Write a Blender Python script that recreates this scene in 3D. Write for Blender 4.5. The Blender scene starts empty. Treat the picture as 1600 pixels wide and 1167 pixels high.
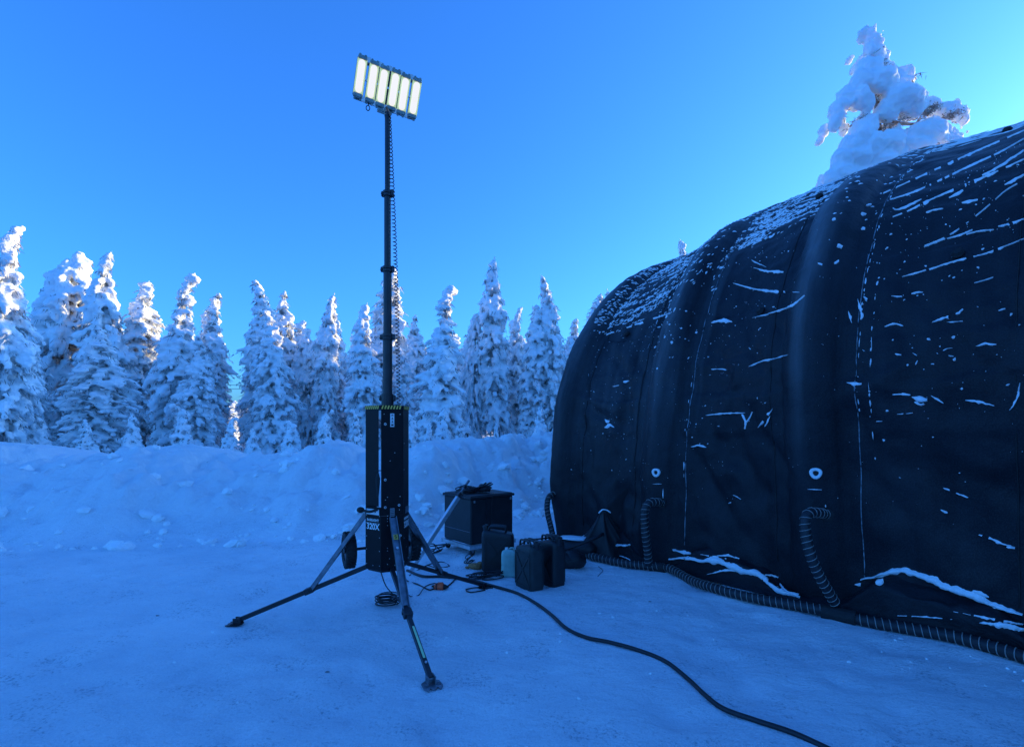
import bpy, math, random
import numpy as np
from mathutils import Vector, Matrix, noise as mn
from mathutils.bvhtree import BVHTree

R = math.radians
random.seed(7)
sc = bpy.context.scene
col = sc.collection

# ------------------------------------------------------------------ camera
CAM_H = 1.5
cam_d = bpy.data.cameras.new('camera')
cam = bpy.data.objects.new('camera', cam_d)
col.objects.link(cam)
cam.location = (0, 0, CAM_H)
cam.rotation_euler = (R(90), 0, 0)
cam_d.sensor_width = 36
cam_d.lens = 18
cam_d.shift_y = (672 - 583.5) / 1600
cam_d.clip_start = 0.05
cam_d.clip_end = 3000
sc.camera = cam

# ------------------------------------------------------------------ sky, sun, exposure
SUN_AZ, SUN_EL = 66.0, 7.0          # degrees clockwise from the view direction (+Y)
w = bpy.data.worlds.new('World')
sc.world = w
w.use_nodes = True
nt = w.node_tree
bg = nt.nodes['Background']
sky = nt.nodes.new('ShaderNodeTexSky')
sky.sky_type = 'NISHITA'
sky.sun_disc = False
sky.sun_elevation = R(SUN_EL)
sky.sun_rotation = R(SUN_AZ)
sky.altitude = 200
sky.air_density = 1.0
sky.dust_density = 1.9
sky.ozone_density = 4.6
tint = nt.nodes.new('ShaderNodeMix')
tint.data_type = 'RGBA'
tint.blend_type = 'MULTIPLY'
tint.inputs['Factor'].default_value = 1.0
tint.inputs['B'].default_value = (0.47, 0.99, 1.60, 1)
nt.links.new(sky.outputs[0], tint.inputs['A'])
nt.links.new(tint.outputs['Result'], bg.inputs[0])
bg.inputs[1].default_value = 0.15
sd = bpy.data.lights.new('sun', 'SUN')
sun = bpy.data.objects.new('sun', sd)
col.objects.link(sun)
sd.energy = 2.3
sd.angle = R(0.5)
sd.color = (1.0, 0.76, 0.34)
sv = Vector((math.sin(R(SUN_AZ)) * math.cos(R(SUN_EL)), math.cos(R(SUN_AZ)) * math.cos(R(SUN_EL)), math.sin(R(SUN_EL))))
sun.rotation_euler = sv.to_track_quat('Z', 'Y').to_euler()
sun.location = (30, 10, 30)
sc.view_settings.view_transform = 'Standard'
sc.view_settings.look = 'None'
sc.view_settings.exposure = 1.6
sc.view_settings.gamma = 1.0
sc.cycles.use_denoising = True
sc.cycles.max_bounces = 8
sc.cycles.diffuse_bounces = 7

# ------------------------------------------------------------------ helpers
F = 800.0
HOR = 672.0


def gpt(px, py, z=0.0):
    """point of the ground level z seen at photo position (px, py)"""
    Y = (CAM_H - z) * F / (py - HOR)
    return Vector(((px - 800) / F * Y, Y, z))


def dpt(px, py, Y):
    return Vector(((px - 800) / F * Y, Y, CAM_H + (HOR - py) / F * Y))


def sstep(a, b, x):
    t = min(1.0, max(0.0, (x - a) / (b - a)))
    return t * t * (3 - 2 * t)


def lerp_table(tab, x):
    if x <= tab[0][0]:
        return tab[0][1]
    for (x0, y0), (x1, y1) in zip(tab, tab[1:]):
        if x <= x1:
            t = (x - x0) / (x1 - x0)
            t = t * t * (3 - 2 * t)
            return y0 + (y1 - y0) * t
    return tab[-1][1]


def N3(x, y, z=0.0):
    return mn.noise((x, y, z))


def tag(o, label=None, cat=None, group=None, kind=None):
    if label:
        o['label'] = label
    if cat:
        o['category'] = cat
    if group:
        o['group'] = group
    if kind:
        o['kind'] = kind
    return o


def empty(name, loc, label, cat, group=None):
    o = bpy.data.objects.new(name, None)
    o.empty_display_size = 0.1
    o.location = loc
    col.objects.link(o)
    return tag(o, label, cat, group)


class MB:
    def __init__(s):
        s.v = []
        s.f = []
        s.m = []

    def add(s, vs, fs, m=0):
        b = len(s.v)
        s.v += [tuple(p) for p in vs]
        s.f += [tuple(i + b for i in q) for q in fs]
        s.m += [m] * len(fs)
        return s

    def box(s, c, size, rot=None, m=0, bev=0.0):
        hx, hy, hz = [a / 2 for a in size]
        c = Vector(c)
        rot = rot or Matrix.Identity(3)
        if bev <= 0:
            vs = [c + rot @ Vector((x * hx, y * hy, z * hz)) for x in (-1, 1) for y in (-1, 1) for z in (-1, 1)]
            fs = [(0, 1, 3, 2), (4, 6, 7, 5), (0, 4, 5, 1), (2, 3, 7, 6), (0, 2, 6, 4), (1, 5, 7, 3)]
            return s.add(vs, fs, m)
        b = min(bev, hx * .9, hy * .9, hz * .9)
        rings = []
        for z, k in ((-hz, b), (-hz + b, 0), (hz - b, 0), (hz, b)):
            ax, ay = hx - k, hy - k
            cc = b if k == 0 else b * .4
            ring = [(ax - cc, -ay), (ax, -ay + cc), (ax, ay - cc), (ax - cc, ay), (-ax + cc, ay), (-ax, ay - cc), (-ax, -ay + cc), (-ax + cc, -ay)]
            rings.append([c + rot @ Vector((x, y, z)) for x, y in ring])
        return s.loft(rings, True, True, m)

    def loft(s, rings, cap0=False, cap1=False, m=0, closed=True):
        n = len(rings[0])
        vs = [p for r in rings for p in r]
        fs = []
        for i in range(len(rings) - 1):
            for j in range(n if closed else n - 1):
                k = (j + 1) % n
                fs.append((i * n + j, i * n + k, (i + 1) * n + k, (i + 1) * n + j))
        if cap0:
            fs.append(tuple(reversed(range(n))))
        if cap1:
            fs.append(tuple(range((len(rings) - 1) * n, len(rings) * n)))
        return s.add(vs, fs, m)

    def beam(s, p, q, wd, ht, m=0, up=(0, 0, 1), bev=0.0):
        p, q = Vector(p), Vector(q)
        d = (q - p)
        L = d.length
        d.normalize()
        up = Vector(up)
        if abs(d.dot(up)) > .98:
            up = Vector((0, 1, 0))
        sx = d.cross(up).normalized()
        uz = sx.cross(d).normalized()
        rot = Matrix((sx, d, uz)).transposed()
        return s.box((p + q) / 2, (wd, L, ht), rot, m, bev)

    def tube(s, pts, r, seg=8, m=0, caps=True):
        pts = [Vector(p) for p in pts]
        rs = r if isinstance(r, (list, tuple)) else [r] * len(pts)
        rings = []
        prev = None
        for i, p in enumerate(pts):
            a = pts[max(0, i - 1)]
            b = pts[min(len(pts) - 1, i + 1)]
            d = (b - a)
            if d.length < 1e-9:
                d = Vector((0, 0, 1))
            d.normalize()
            if prev is None:
                ref = Vector((0, 0, 1)) if abs(d.z) < .9 else Vector((1, 0, 0))
                x = d.cross(ref).normalized()
            else:
                x = (prev - d * prev.dot(d))
                if x.length < 1e-6:
                    x = d.cross(Vector((0, 0, 1)))
                x.normalize()
            prev = x
            y = d.cross(x)
            rings.append([p + (x * math.cos(2 * math.pi * k / seg) + y * math.sin(2 * math.pi * k / seg)) * rs[i] for k in range(seg)])
        return s.loft(rings, caps, caps, m)

    def cyl(s, p, q, r1, r2=None, seg=16, m=0):
        return s.tube([p, q], [r1, r1 if r2 is None else r2], seg, m)

    def lump(s, c, rad, rot=None, m=0, jit=0.0, tmpl=None):
        V_, F_ = tmpl or ICO1
        a = V_ * np.array(rad)
        if jit:
            a = a * (1 + jit * (np.random.rand(len(a), 1) - .5))
        if rot is not None:
            a = a @ np.array(rot).T
        a = a + np.array(c)
        b = len(s.v)
        s.v += [tuple(p) for p in a.tolist()]
        s.f += [(i + b, j + b, k + b) for i, j, k in F_]
        s.m += [m] * len(F_)
        return s

    def mesh(s, name, mats, smooth=False):
        me = bpy.data.meshes.new(name)
        me.from_pydata(s.v, [], s.f)
        for k in (mats if isinstance(mats, (list, tuple)) else [mats]):
            me.materials.append(k)
        if any(s.m):
            me.polygons.foreach_set('material_index', s.m)
        if smooth:
            me.polygons.foreach_set('use_smooth', [True] * len(me.polygons))
        me.update()
        return me

    def build(s, name, mats, parent=None, smooth=False, origin=None):
        if origin is None:
            origin = Vector((0, 0, 0)) if parent is None else parent_loc(parent)
        if origin.length:
            s.v = [(x - origin.x, y - origin.y, z - origin.z) for x, y, z in s.v]
        o = bpy.data.objects.new(name, s.mesh(name, mats, smooth))
        col.objects.link(o)
        if parent is None:
            o.location = origin
        else:
            o.parent = parent
        return o


def parent_loc(p):
    l = Vector((0, 0, 0))
    while p:
        l = l + p.location
        p = p.parent
    return l


def ico(sub):
    me = bpy.data.meshes.new('t')
    import bmesh
    bm = bmesh.new()
    bmesh.ops.create_icosphere(bm, subdivisions=sub, radius=1)
    bm.verts.ensure_lookup_table()
    V_ = np.array([v.co[:] for v in bm.verts])
    F_ = [tuple(v.index for v in f.verts) for f in bm.faces]
    bm.free()
    bpy.data.meshes.remove(me)
    return V_, F_


ICO1 = ico(2)
ICO0 = ico(1)


def smooth_path(pts, step=0.03):
    """Catmull-Rom through the points"""
    pts = [Vector(p) for p in pts]
    P = [pts[0] * 2 - pts[1]] + pts + [pts[-1] * 2 - pts[-2]]
    out = []
    for i in range(1, len(P) - 2):
        a, b, c, d = P[i - 1:i + 3]
        n = max(2, int((c - b).length / step))
        for k in range(n):
            t = k / n
            out.append(.5 * ((2 * b) + (c - a) * t + (2 * a - 5 * b + 4 * c - d) * t * t + (3 * b - a - 3 * c + d) * t ** 3))
    out.append(pts[-1])
    return out


# ------------------------------------------------------------------ materials
def mat(name, c, rough=.6, metal=0.0, var=.15, scale=8.0, bump=0.0, bscale=40.0, c2=None, spec=.5, emit=None, trans=0.0, sss=0.0, coat=0.0):
    m = bpy.data.materials.new(name)
    m.use_nodes = True
    t = m.node_tree
    b = t.nodes['Principled BSDF']
    b.inputs['Roughness'].default_value = rough
    b.inputs['Metallic'].default_value = metal
    b.inputs['Specular IOR Level'].default_value = spec
    b.inputs['Coat Weight'].default_value = coat
    tc = t.nodes.new('ShaderNodeTexCoord')
    nz = t.nodes.new('ShaderNodeTexNoise')
    nz.inputs['Scale'].default_value = scale
    nz.inputs['Detail'].default_value = 5
    t.links.new(tc.outputs['Object'], nz.inputs['Vector'])
    rp = t.nodes.new('ShaderNodeValToRGB')
    if c2 is None:
        c2 = tuple(min(1, x * (1 + var)) for x in c)
        c1 = tuple(x * (1 - var) for x in c)
    else:
        c1 = c
    rp.color_ramp.elements[0].position = .35
    rp.color_ramp.elements[1].position = .65
    rp.color_ramp.elements[0].color = (*c1, 1)
    rp.color_ramp.elements[1].color = (*c2, 1)
    t.links.new(nz.outputs['Fac'], rp.inputs[0])
    t.links.new(rp.outputs[0], b.inputs['Base Color'])
    if bump:
        n2 = t.nodes.new('ShaderNodeTexNoise')
        n2.inputs['Scale'].default_value = bscale
        n2.inputs['Detail'].default_value = 6
        t.links.new(tc.outputs['Object'], n2.inputs['Vector'])
        bp = t.nodes.new('ShaderNodeBump')
        bp.inputs['Strength'].default_value = 1.0
        bp.inputs['Distance'].default_value = bump
        t.links.new(n2.outputs['Fac'], bp.inputs['Height'])
        t.links.new(bp.outputs[0], b.inputs['Normal'])
    if emit:
        b.inputs['Emission Color'].default_value = (*emit[:3], 1)
        b.inputs['Emission Strength'].default_value = emit[3]
    if trans:
        b.inputs['Transmission Weight'].default_value = trans
    if sss:
        b.inputs['Subsurface Weight'].default_value = sss
        b.inputs['Subsurface Radius'].default_value = (.25, .2, .15)
        b.inputs['Subsurface Scale'].default_value = 1.0
    return m


M = dict(
    snow=mat('tree_snow', (.93, .93, .92), .8, var=.03, scale=3, bump=.05, bscale=11, spec=.2),
    hero=mat('hero_snow', (.88, .88, .88), .7, var=.03, scale=2, bump=.03, bscale=9, spec=.2, sss=.35),
    patch=mat('crust_snow', (.8, .81, .83), .7, var=.06, scale=30, bump=.004, bscale=120, spec=.3),
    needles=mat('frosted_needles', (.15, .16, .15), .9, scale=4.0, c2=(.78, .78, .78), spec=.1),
    twig=mat('frosted_twigs', (.20, .11, .06), .9, scale=6.0, c2=(.62, .54, .48), spec=.1),
    bark=mat('frosted_bark', (.09, .065, .05), .95, scale=2.5, c2=(.45, .44, .44), bump=.01, bscale=30, spec=.1),
    black=mat('powder_coat', (.005, .004, .006), .5, var=.25, scale=20, bump=.0006, bscale=300, spec=.2),
    steel=mat('dark_steel', (.012, .012, .016), .4, metal=.0, var=.3, scale=15, bump=.0006, bscale=150),
    galv=mat('galvanised_steel', (.20, .22, .25), .42, metal=.75, var=.2, scale=25, bump=.0008, bscale=90),
    alu=mat('aluminium', (.55, .57, .6), .38, metal=.7, var=.12, scale=20, bump=.0004, bscale=120),
    rubber=mat('rubber', (.012, .012, .013), .75, var=.3, scale=30, bump=.002, bscale=90),
    cable=mat('cable_sheath', (.010, .010, .014), .5, var=.3, scale=25, bump=.0006, bscale=80),
    hose=mat('hose_skin', (.012, .013, .018), .6, var=.3, scale=30, bump=.003, bscale=60),
    wire=mat('spiral_wire', (.30, .27, .25), .5, metal=.2, var=.15, scale=40),
    box=mat('crate_black', (.010, .011, .014), .55, var=.3, scale=9, bump=.001, bscale=60),
    can=mat('olive_can', (.018, .023, .024), .5, var=.3, scale=10, bump=.002, bscale=45),
    can2=mat('black_can', (.009, .010, .013), .5, var=.3, scale=10, bump=.002, bscale=45),
    jug=mat('milky_plastic', (.33, .50, .44), .4, var=.12, scale=12, bump=.002, bscale=25, spec=.4),
    orange=mat('orange_plastic', (.85, .10, .03), .45, var=.12, scale=25),
    yellow=mat('hazard_yellow', (.95, .55, .10), .5, var=.1, scale=40),
    strip=mat('reflective_strip', (.50, .72, .38), .4, var=.06, scale=60),
    white=mat('white_print', (.75, .75, .75), .5, var=.04, scale=60),
    tan=mat('tan_cloth', (.36, .15, .06), .85, var=.3, scale=40, bump=.003, bscale=90),
    lamp_body=mat('lamp_housing', (.22, .26, .24), .45, metal=.3, var=.2, scale=30),
    lamp=mat('lit_lens', (.25, .25, .22), .5, spec=.2, emit=(1.0, .95, .88, .29)),
    glow=mat('glowing_reflector', (.5, .55, .3), .5, emit=(.62, .80, .30, .17)),
    seam=mat('frosted_seam', (.010, .012, .018), .7, scale=22, c2=(.30, .34, .38), bump=.001, bscale=90),
    wood=mat('fence_rail', (.16, .13, .11), .9, scale=6, c2=(.5, .48, .46), bump=.004, bscale=30),
    red=mat('red_paint', (.35, .03, .03), .5),
)


def snow_ground_mat():
    m = bpy.data.materials.new('packed_snow')
    m.use_nodes = True
    t = m.node_tree
    b = t.nodes['Principled BSDF']
    b.inputs['Roughness'].default_value = .62
    b.inputs['Specular IOR Level'].default_value = .35
    tc = t.nodes.new('ShaderNodeTexCoord')

    def nz(scale, det=5, rough=.55, vec=None):
        n = t.nodes.new('ShaderNodeTexNoise')
        n.inputs['Scale'].default_value = scale
        n.inputs['Detail'].default_value = det
        n.inputs['Roughness'].default_value = rough
        t.links.new(vec or tc.outputs['Object'], n.inputs['Vector'])
        return n.outputs['Fac']
    mp = t.nodes.new('ShaderNodeMapping')
    mp.inputs['Rotation'].default_value = (0, 0, R(28))
    mp.inputs['Scale'].default_value = (1.0, 1.6, 1.0)
    t.links.new(tc.outputs['Object'], mp.inputs[0])
    a = nz(.8, 7, .62, mp.outputs[0])
    rp = t.nodes.new('ShaderNodeValToRGB')
    rp.color_ramp.elements[0].position = .36
    rp.color_ramp.elements[1].position = .62
    rp.color_ramp.elements[0].color = (.80, .83, .86, 1)
    rp.color_ramp.elements[1].color = (.97, .97, .97, 1)
    t.links.new(a, rp.inputs[0])
    # grey grit and dirt, patchy
    d1 = nz(2.2, 6, .7)
    d2 = nz(45, 3, .7)
    mul = t.nodes.new('ShaderNodeMath')
    mul.operation = 'MULTIPLY'
    t.links.new(d1, mul.inputs[0])
    t.links.new(d2, mul.inputs[1])
    rd = t.nodes.new('ShaderNodeValToRGB')
    rd.color_ramp.elements[0].position = .30
    rd.color_ramp.elements[1].position = .42
    rd.color_ramp.elements[0].color = (1, 1, 1, 1)
    rd.color_ramp.elements[1].color = (.52, .55, .58, 1)
    t.links.new(mul.outputs[0], rd.inputs[0])
    mx = t.nodes.new('ShaderNodeMix')
    mx.data_type = 'RGBA'
    mx.blend_type = 'MULTIPLY'
    mx.inputs['Factor'].default_value = 1
    t.links.new(rp.outputs[0], mx.inputs['A'])
    t.links.new(rd.outputs[0], mx.inputs['B'])
    gr = t.nodes.new('ShaderNodeValToRGB')
    gr.color_ramp.elements[0].position = .36
    gr.color_ramp.elements[1].position = .60
    gr.color_ramp.elements[0].color = (.86, .87, .89, 1)
    gr.color_ramp.elements[1].color = (1, 1, 1, 1)
    t.links.new(nz(85, 3, .8), gr.inputs[0])
    mg = t.nodes.new('ShaderNodeMix')
    mg.data_type = 'RGBA'
    mg.blend_type = 'MULTIPLY'
    mg.inputs['Factor'].default_value = 1
    # loose snow on the bank is cleaner than the trodden yard
    sx = t.nodes.new('ShaderNodeSeparateXYZ')
    t.links.new(tc.outputs['Object'], sx.inputs[0])
    mr = t.nodes.new('ShaderNodeMapRange')
    mr.inputs['From Min'].default_value = .08
    mr.inputs['From Max'].default_value = .35
    t.links.new(sx.outputs['Z'], mr.inputs['Value'])
    m2 = t.nodes.new('ShaderNodeMix')
    m2.data_type = 'RGBA'
    m2.inputs['B'].default_value = (.93, .93, .93, 1)
    t.links.new(mr.outputs[0], m2.inputs['Factor'])
    t.links.new(mx.outputs['Result'], m2.inputs['A'])
    t.links.new(m2.outputs['Result'], mg.inputs['A'])
    t.links.new(gr.outputs[0], mg.inputs['B'])
    t.links.new(mg.outputs['Result'], b.inputs['Base Color'])
    b1 = t.nodes.new('ShaderNodeBump')
    b1.inputs['Distance'].default_value = .05
    b1.inputs['Strength'].default_value = .9
    t.links.new(nz(6, 8, .62, mp.outputs[0]), b1.inputs['Height'])
    b2 = t.nodes.new('ShaderNodeBump')
    b2.inputs['Distance'].default_value = .02
    b2.inputs['Strength'].default_value = .8
    t.links.new(nz(48, 5, .75), b2.inputs['Height'])
    t.links.new(b1.outputs[0], b2.inputs['Normal'])
    t.links.new(b2.outputs[0], b.inputs['Normal'])
    return m


M['ground'] = snow_ground_mat()


def tent_mat():
    m = bpy.data.materials.new('tent_fabric')
    m.use_nodes = True
    t = m.node_tree
    b = t.nodes['Principled BSDF']
    b.inputs['Roughness'].default_value = .5
    b.inputs['Specular IOR Level'].default_value = .21
    uv = t.nodes.new('ShaderNodeUVMap')
    uv.uv_map = 'UVMap'

    def nz(scale, sc3, det=5, rough=.6):
        mp = t.nodes.new('ShaderNodeMapping')
        mp.inputs['Scale'].default_value = sc3
        t.links.new(uv.outputs[0], mp.inputs[0])
        n = t.nodes.new('ShaderNodeTexNoise')
        n.inputs['Scale'].default_value = scale
        n.inputs['Detail'].default_value = det
        n.inputs['Roughness'].default_value = rough
        t.links.new(mp.outputs[0], n.inputs['Vector'])
        return n.outputs['Fac']
    base = t.nodes.new('ShaderNodeValToRGB')
    base.color_ramp.elements[0].position = .3
    base.color_ramp.elements[1].position = .75
    base.color_ramp.elements[0].color = (.003, .003, .006, 1)
    base.color_ramp.elements[1].color = (.009, .010, .015, 1)
    t.links.new(nz(1.6, (1, 1, 1)), base.inputs[0])
    # rime: vertical wiped streaks, stronger high up, plus tube highlights painted pale (vertex attribute)
    at = t.nodes.new('ShaderNodeAttribute')
    at.attribute_name = 'frost_highlight'
    st = t.nodes.new('ShaderNodeValToRGB')
    st.color_ramp.elements[0].position = .34
    st.color_ramp.elements[1].position = .72
    t.links.new(nz(4, (1.3, .12, 1), 6, .55), st.inputs[0])
    fl = t.nodes.new('ShaderNodeValToRGB')
    fl.color_ramp.elements[0].position = .45
    fl.color_ramp.elements[1].position = .62
    t.links.new(nz(120, (1, 1, 1), 2, .6), fl.inputs[0])
    mm = t.nodes.new('ShaderNodeMath')
    mm.operation = 'MULTIPLY'
    t.links.new(st.outputs[0], mm.inputs[0])
    t.links.new(at.outputs['Fac'], mm.inputs[1])
    m3 = t.nodes.new('ShaderNodeMath')
    m3.operation = 'MULTIPLY_ADD'
    t.links.new(fl.outputs[0], m3.inputs[0])
    m3.inputs[1].default_value = .018
    t.links.new(mm.outputs[0], m3.inputs[2])
    mx = t.nodes.new('ShaderNodeMix')
    mx.data_type = 'RGBA'
    mx.inputs['B'].default_value = (.62, .68, .72, 1)
    t.links.new(m3.outputs[0], mx.inputs['Factor'])
    t.links.new(base.outputs[0], mx.inputs['A'])
    t.links.new(mx.outputs['Result'], b.inputs['Base Color'])
    b1 = t.nodes.new('ShaderNodeBump')
    b1.inputs['Distance'].default_value = .022
    t.links.new(nz(7, (1, .7, 1), 5, .55), b1.inputs['Height'])
    b2 = t.nodes.new('ShaderNodeBump')
    b2.inputs['Distance'].default_value = .001
    t.links.new(nz(260, (1, 1, 1), 2), b2.inputs['Height'])
    t.links.new(b1.outputs[0], b2.inputs['Normal'])
    t.links.new(b2.outputs[0], b.inputs['Normal'])
    return m


M['tent'] = tent_mat()

# ------------------------------------------------------------------ ground
FOOT = [(-40, 9.0), (-12, 7.2), (-6.7, 6.7), (-3.2, 7.0), (-1.8, 7.3), (-.4, 8.6), (.8, 9.4), (3, 11.2), (6, 13.8), (12, 18.5), (30, 30)]
CREST = [(-60, 705), (0, 694), (30, 694), (60, 699), (110, 711), (160, 716), (205, 712), (255, 699), (300, 697), (340, 706), (380, 714), (420, 719), (455, 712), (500, 702),
         (530, 688), (550, 699), (570, 711), (610, 708), (640, 704), (700, 690), (735, 686), (760, 690), (790, 686), (830, 692), (870, 690), (1000, 695), (1600, 700)]


def gh(x, y):
    z = .012 * N3(x * 1.3, y * 1.3) + .009 * N3(x * 4, y * 4, 3) + .005 * N3(x * 9, y * 9, 5)
    if abs(x) < 12 and y < 12:
        z -= .022 * sstep(.18, .42, N3(x * 1.9, y * 2.4, 21)) + .012 * sstep(.2, .4, N3(x * 5.5, y * 6.5, 27))
    yf = lerp_table(FOOT, x) + .35 * N3(x * .9, 2.2) + .15 * N3(x * 2.5, 7.7)
    yc = yf + 3.1
    if y > yf - .3 and y < 200:
        px = 800 + F * x / yc
        H = CAM_H - (lerp_table(CREST, px) - HOR) * yc / F
        t = (y - yf) / (yc - yf)
        if t < 1:
            p = sstep(-.08, .55, t) * .62 + sstep(.2, 1.0, t) * .38
            lum = sstep(0, .35, t) * (1 - sstep(.75, 1.05, t) * .8)
            z += H * p
            rg = 1 + .8 * sstep(-1.5, 0, x)
            vd = mn.voronoi((x * 1.5, y * 1.5, .3))[0]
            vd2 = mn.voronoi((x * 3.6, y * 3.6, 1.3))[0]
            z += lum * rg * (.16 * (.45 - vd[0]) + .30 * min(.12, vd[1] - vd[0]) + .05 * (.4 - vd2[0]) + .10 * min(.1, vd2[1] - vd2[0]))
            z += lum * rg * (.15 * N3(x * 1.1, y * 1.1, 9) + .17 * (abs(N3(x * 2.0, y * 2.0, 4)) ** .8) + .07 * N3(x * 4.5, y * 4.5, 1) + .06 * abs(N3(x * 7, y * 7, 2)) + .02 * N3(x * 15, y * 15, 2))
        else:
            back = sstep(1.0, 2.6, t)
            z += H * (1 - back) + back * (.45 + .18 * N3(x * .35, y * .35, 6))
            z += .03 * N3(x * 2, y * 2) * (1 - sstep(1, 1.3, t))
    elif y >= 200:
        z += .45
    return z


def axis(a, b, step, lo, hi):
    c = list(np.arange(a, b + 1e-6, step))
    s_, v_ = step, c[-1]
    while v_ < hi:
        s_ *= 1.12
        v_ += s_
        c.append(v_)
    s_, v_ = step, c[0]
    pre = []
    while v_ > lo:
        s_ *= 1.12
        v_ -= s_
        pre.append(v_)
    return list(reversed(pre)) + c


xs = axis(-11.5, 4.5, .055, -1500, 1500)
ys = axis(1.2, 12.6, .055, -300, 2600)
nx, ny = len(xs), len(ys)
gv = [(x, y, gh(x, y)) for y in ys for x in xs]
gf = [(j * nx + i, j * nx + i + 1, (j + 1) * nx + i + 1, (j + 1) * nx + i) for j in range(ny - 1) for i in range(nx - 1)]
g = MB()
g.v, g.f, g.m = gv, gf, [0] * len(gf)
ground = g.build('ground', M['ground'], smooth=True)
tag(ground, 'bluish packed snow yard rising into a ploughed snow bank before the forest', kind='structure')

# broken clods on the face and at the foot of the ploughed bank
rn = random.Random(77)
np.random.seed(77)
cl = MB()
made = 0
while made < 420:
    x = rn.uniform(-11, 1.6)
    yf = lerp_table(FOOT, x)
    t = rn.random() ** 1.5
    y = yf - .35 + t * 3.0
    if rn.random() > (.35 + .65 * sstep(-3, 0, x)) * (.55 if t > .4 else 1) or abs(N3(x * .8, y * .8, 40)) < .08:
        continue
    r_ = .02 + .10 * rn.random() ** 3
    cl.lump((x, y, gh(x, y) + r_ * .15), (r_ * rn.uniform(.8, 1.6), r_ * rn.uniform(.8, 1.3), r_ * rn.uniform(.5, .9)), Matrix.Rotation(rn.uniform(0, 6), 3, 'Z') @ Matrix.Rotation(rn.uniform(-.6, .6), 3, 'X'), jit=.55, tmpl=ICO0)
    made += 1
made = 0
while made < 420:
    x, y = rn.uniform(-7, 3.5), 1.8 + 7.5 * rn.random()
    if N3(x * .7, y * .7, 60) < rn.uniform(-.1, .5):
        continue
    r_ = .003 + .009 * rn.random() ** 2
    cl.lump((x, y, gh(x, y) + r_ * .3), (r_ * rn.uniform(.8, 1.7), r_ * rn.uniform(.8, 1.3), r_ * .7), Matrix.Rotation(rn.uniform(0, 6), 3, 'Z'), jit=.5, tmpl=ICO0)
    made += 1
o = cl.build('snow_clods', M['snow'], None, smooth=False)
tag(o, 'broken snow clods on the ploughed bank and loose crumbs over the yard', kind='stuff')

# ------------------------------------------------------------------ tent
TO = Vector((1.50, 5.58, 0))
TD = Vector((.631, -.776, 0)).normalized()
TN = Vector((.776, .631, 0)).normalized()
RIBS = [-1.42, .05, 1.63, 3.2, 4.8, 6.4, 8.0]
PR = {
    0: [(.10, 0), (.06, .92), (.12, 1.69), (.26, 2.2), (.53, 2.68), (.90, 3.12), (1.38, 3.52), (2.0, 3.86), (2.75, 4.2), (3.5, 4.55), (4.5, 4.92), (5.6, 5.05)],
    1: [(.07, 0), (.07, 1.0), (.17, 1.75), (.33, 2.35), (.60, 2.92), (.95, 3.4), (1.40, 3.80), (1.95, 4.14), (2.70, 4.53), (3.6, 4.88), (4.6, 5.17), (5.6, 5.28)],
    2: [(.17, 0), (.05, 1.0), (-.07, 1.8), (-.01, 2.42), (.24, 2.95), (.60, 3.47), (1.15, 3.90), (1.8, 4.27), (2.7, 4.72), (3.6, 5.10), (4.6, 5.38), (5.6, 5.48)],
}


def prof_pts(u):
    if u <= RIBS[0]:
        return PR[0]
    if u < RIBS[1]:
        a, b, t = PR[0], PR[1], (u - RIBS[0]) / (RIBS[1] - RIBS[0])
    elif u < RIBS[2]:
        a, b, t = PR[1], PR[2], (u - RIBS[1]) / (RIBS[2] - RIBS[1])
    else:
        return PR[2]
    t = t * t * (3 - 2 * t)
    return [(p[0] * (1 - t) + q[0] * t, p[1] * (1 - t) + q[1] * t) for p, q in zip(a, b)]


def cr(P, t):
    n = len(P) - 1
    i = min(int(t), n - 1)
    f = t - i
    g_ = lambda k: P[k] if 0 <= k <= n else ((2 * P[0][0] - P[1][0], 2 * P[0][1] - P[1][1]) if k < 0 else (2 * P[n][0] - P[n - 1][0], P[n - 1][1]))
    a, b, c, d = g_(i - 1), g_(i), g_(i + 1), g_(i + 2)
    o = []
    for k in (0, 1):
        o.append(.5 * (2 * b[k] + (c[k] - a[k]) * f + (2 * a[k] - 5 * b[k] + 4 * c[k] - d[k]) * f * f + (3 * b[k] - a[k] - 3 * c[k] + d[k]) * f ** 3))
    return o


def rib_near(u):
    return min(abs(u - r_) for r_ in RIBS), min(range(len(RIBS)), key=lambda k: abs(u - RIBS[k]))


TANG = [(-1.6, .378), (-1.42, .388), (-.9, .400), (-.54, .411), (-.1, .424), (.41, .433), (.9, .438), (1.36, .441), (2.49, .432), (3.2, .438), (8.3, .438)]
_zs = {}


def zscale(u):
    """roof height factor that keeps the ridge line as measured"""
    key = round(u, 2)
    if key not in _zs:
        P = prof_pts(u)
        best = max(((z - CAM_H) / (4.70 + s_), s_, z) for s_, z in (cr(P, t_ * .25) for t_ in range(24, 45)))
        T = lerp_table(TANG, u) - .004
        _zs[key] = (CAM_H + T * (4.70 + best[1])) / best[2]
    return _zs[key]


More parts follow.
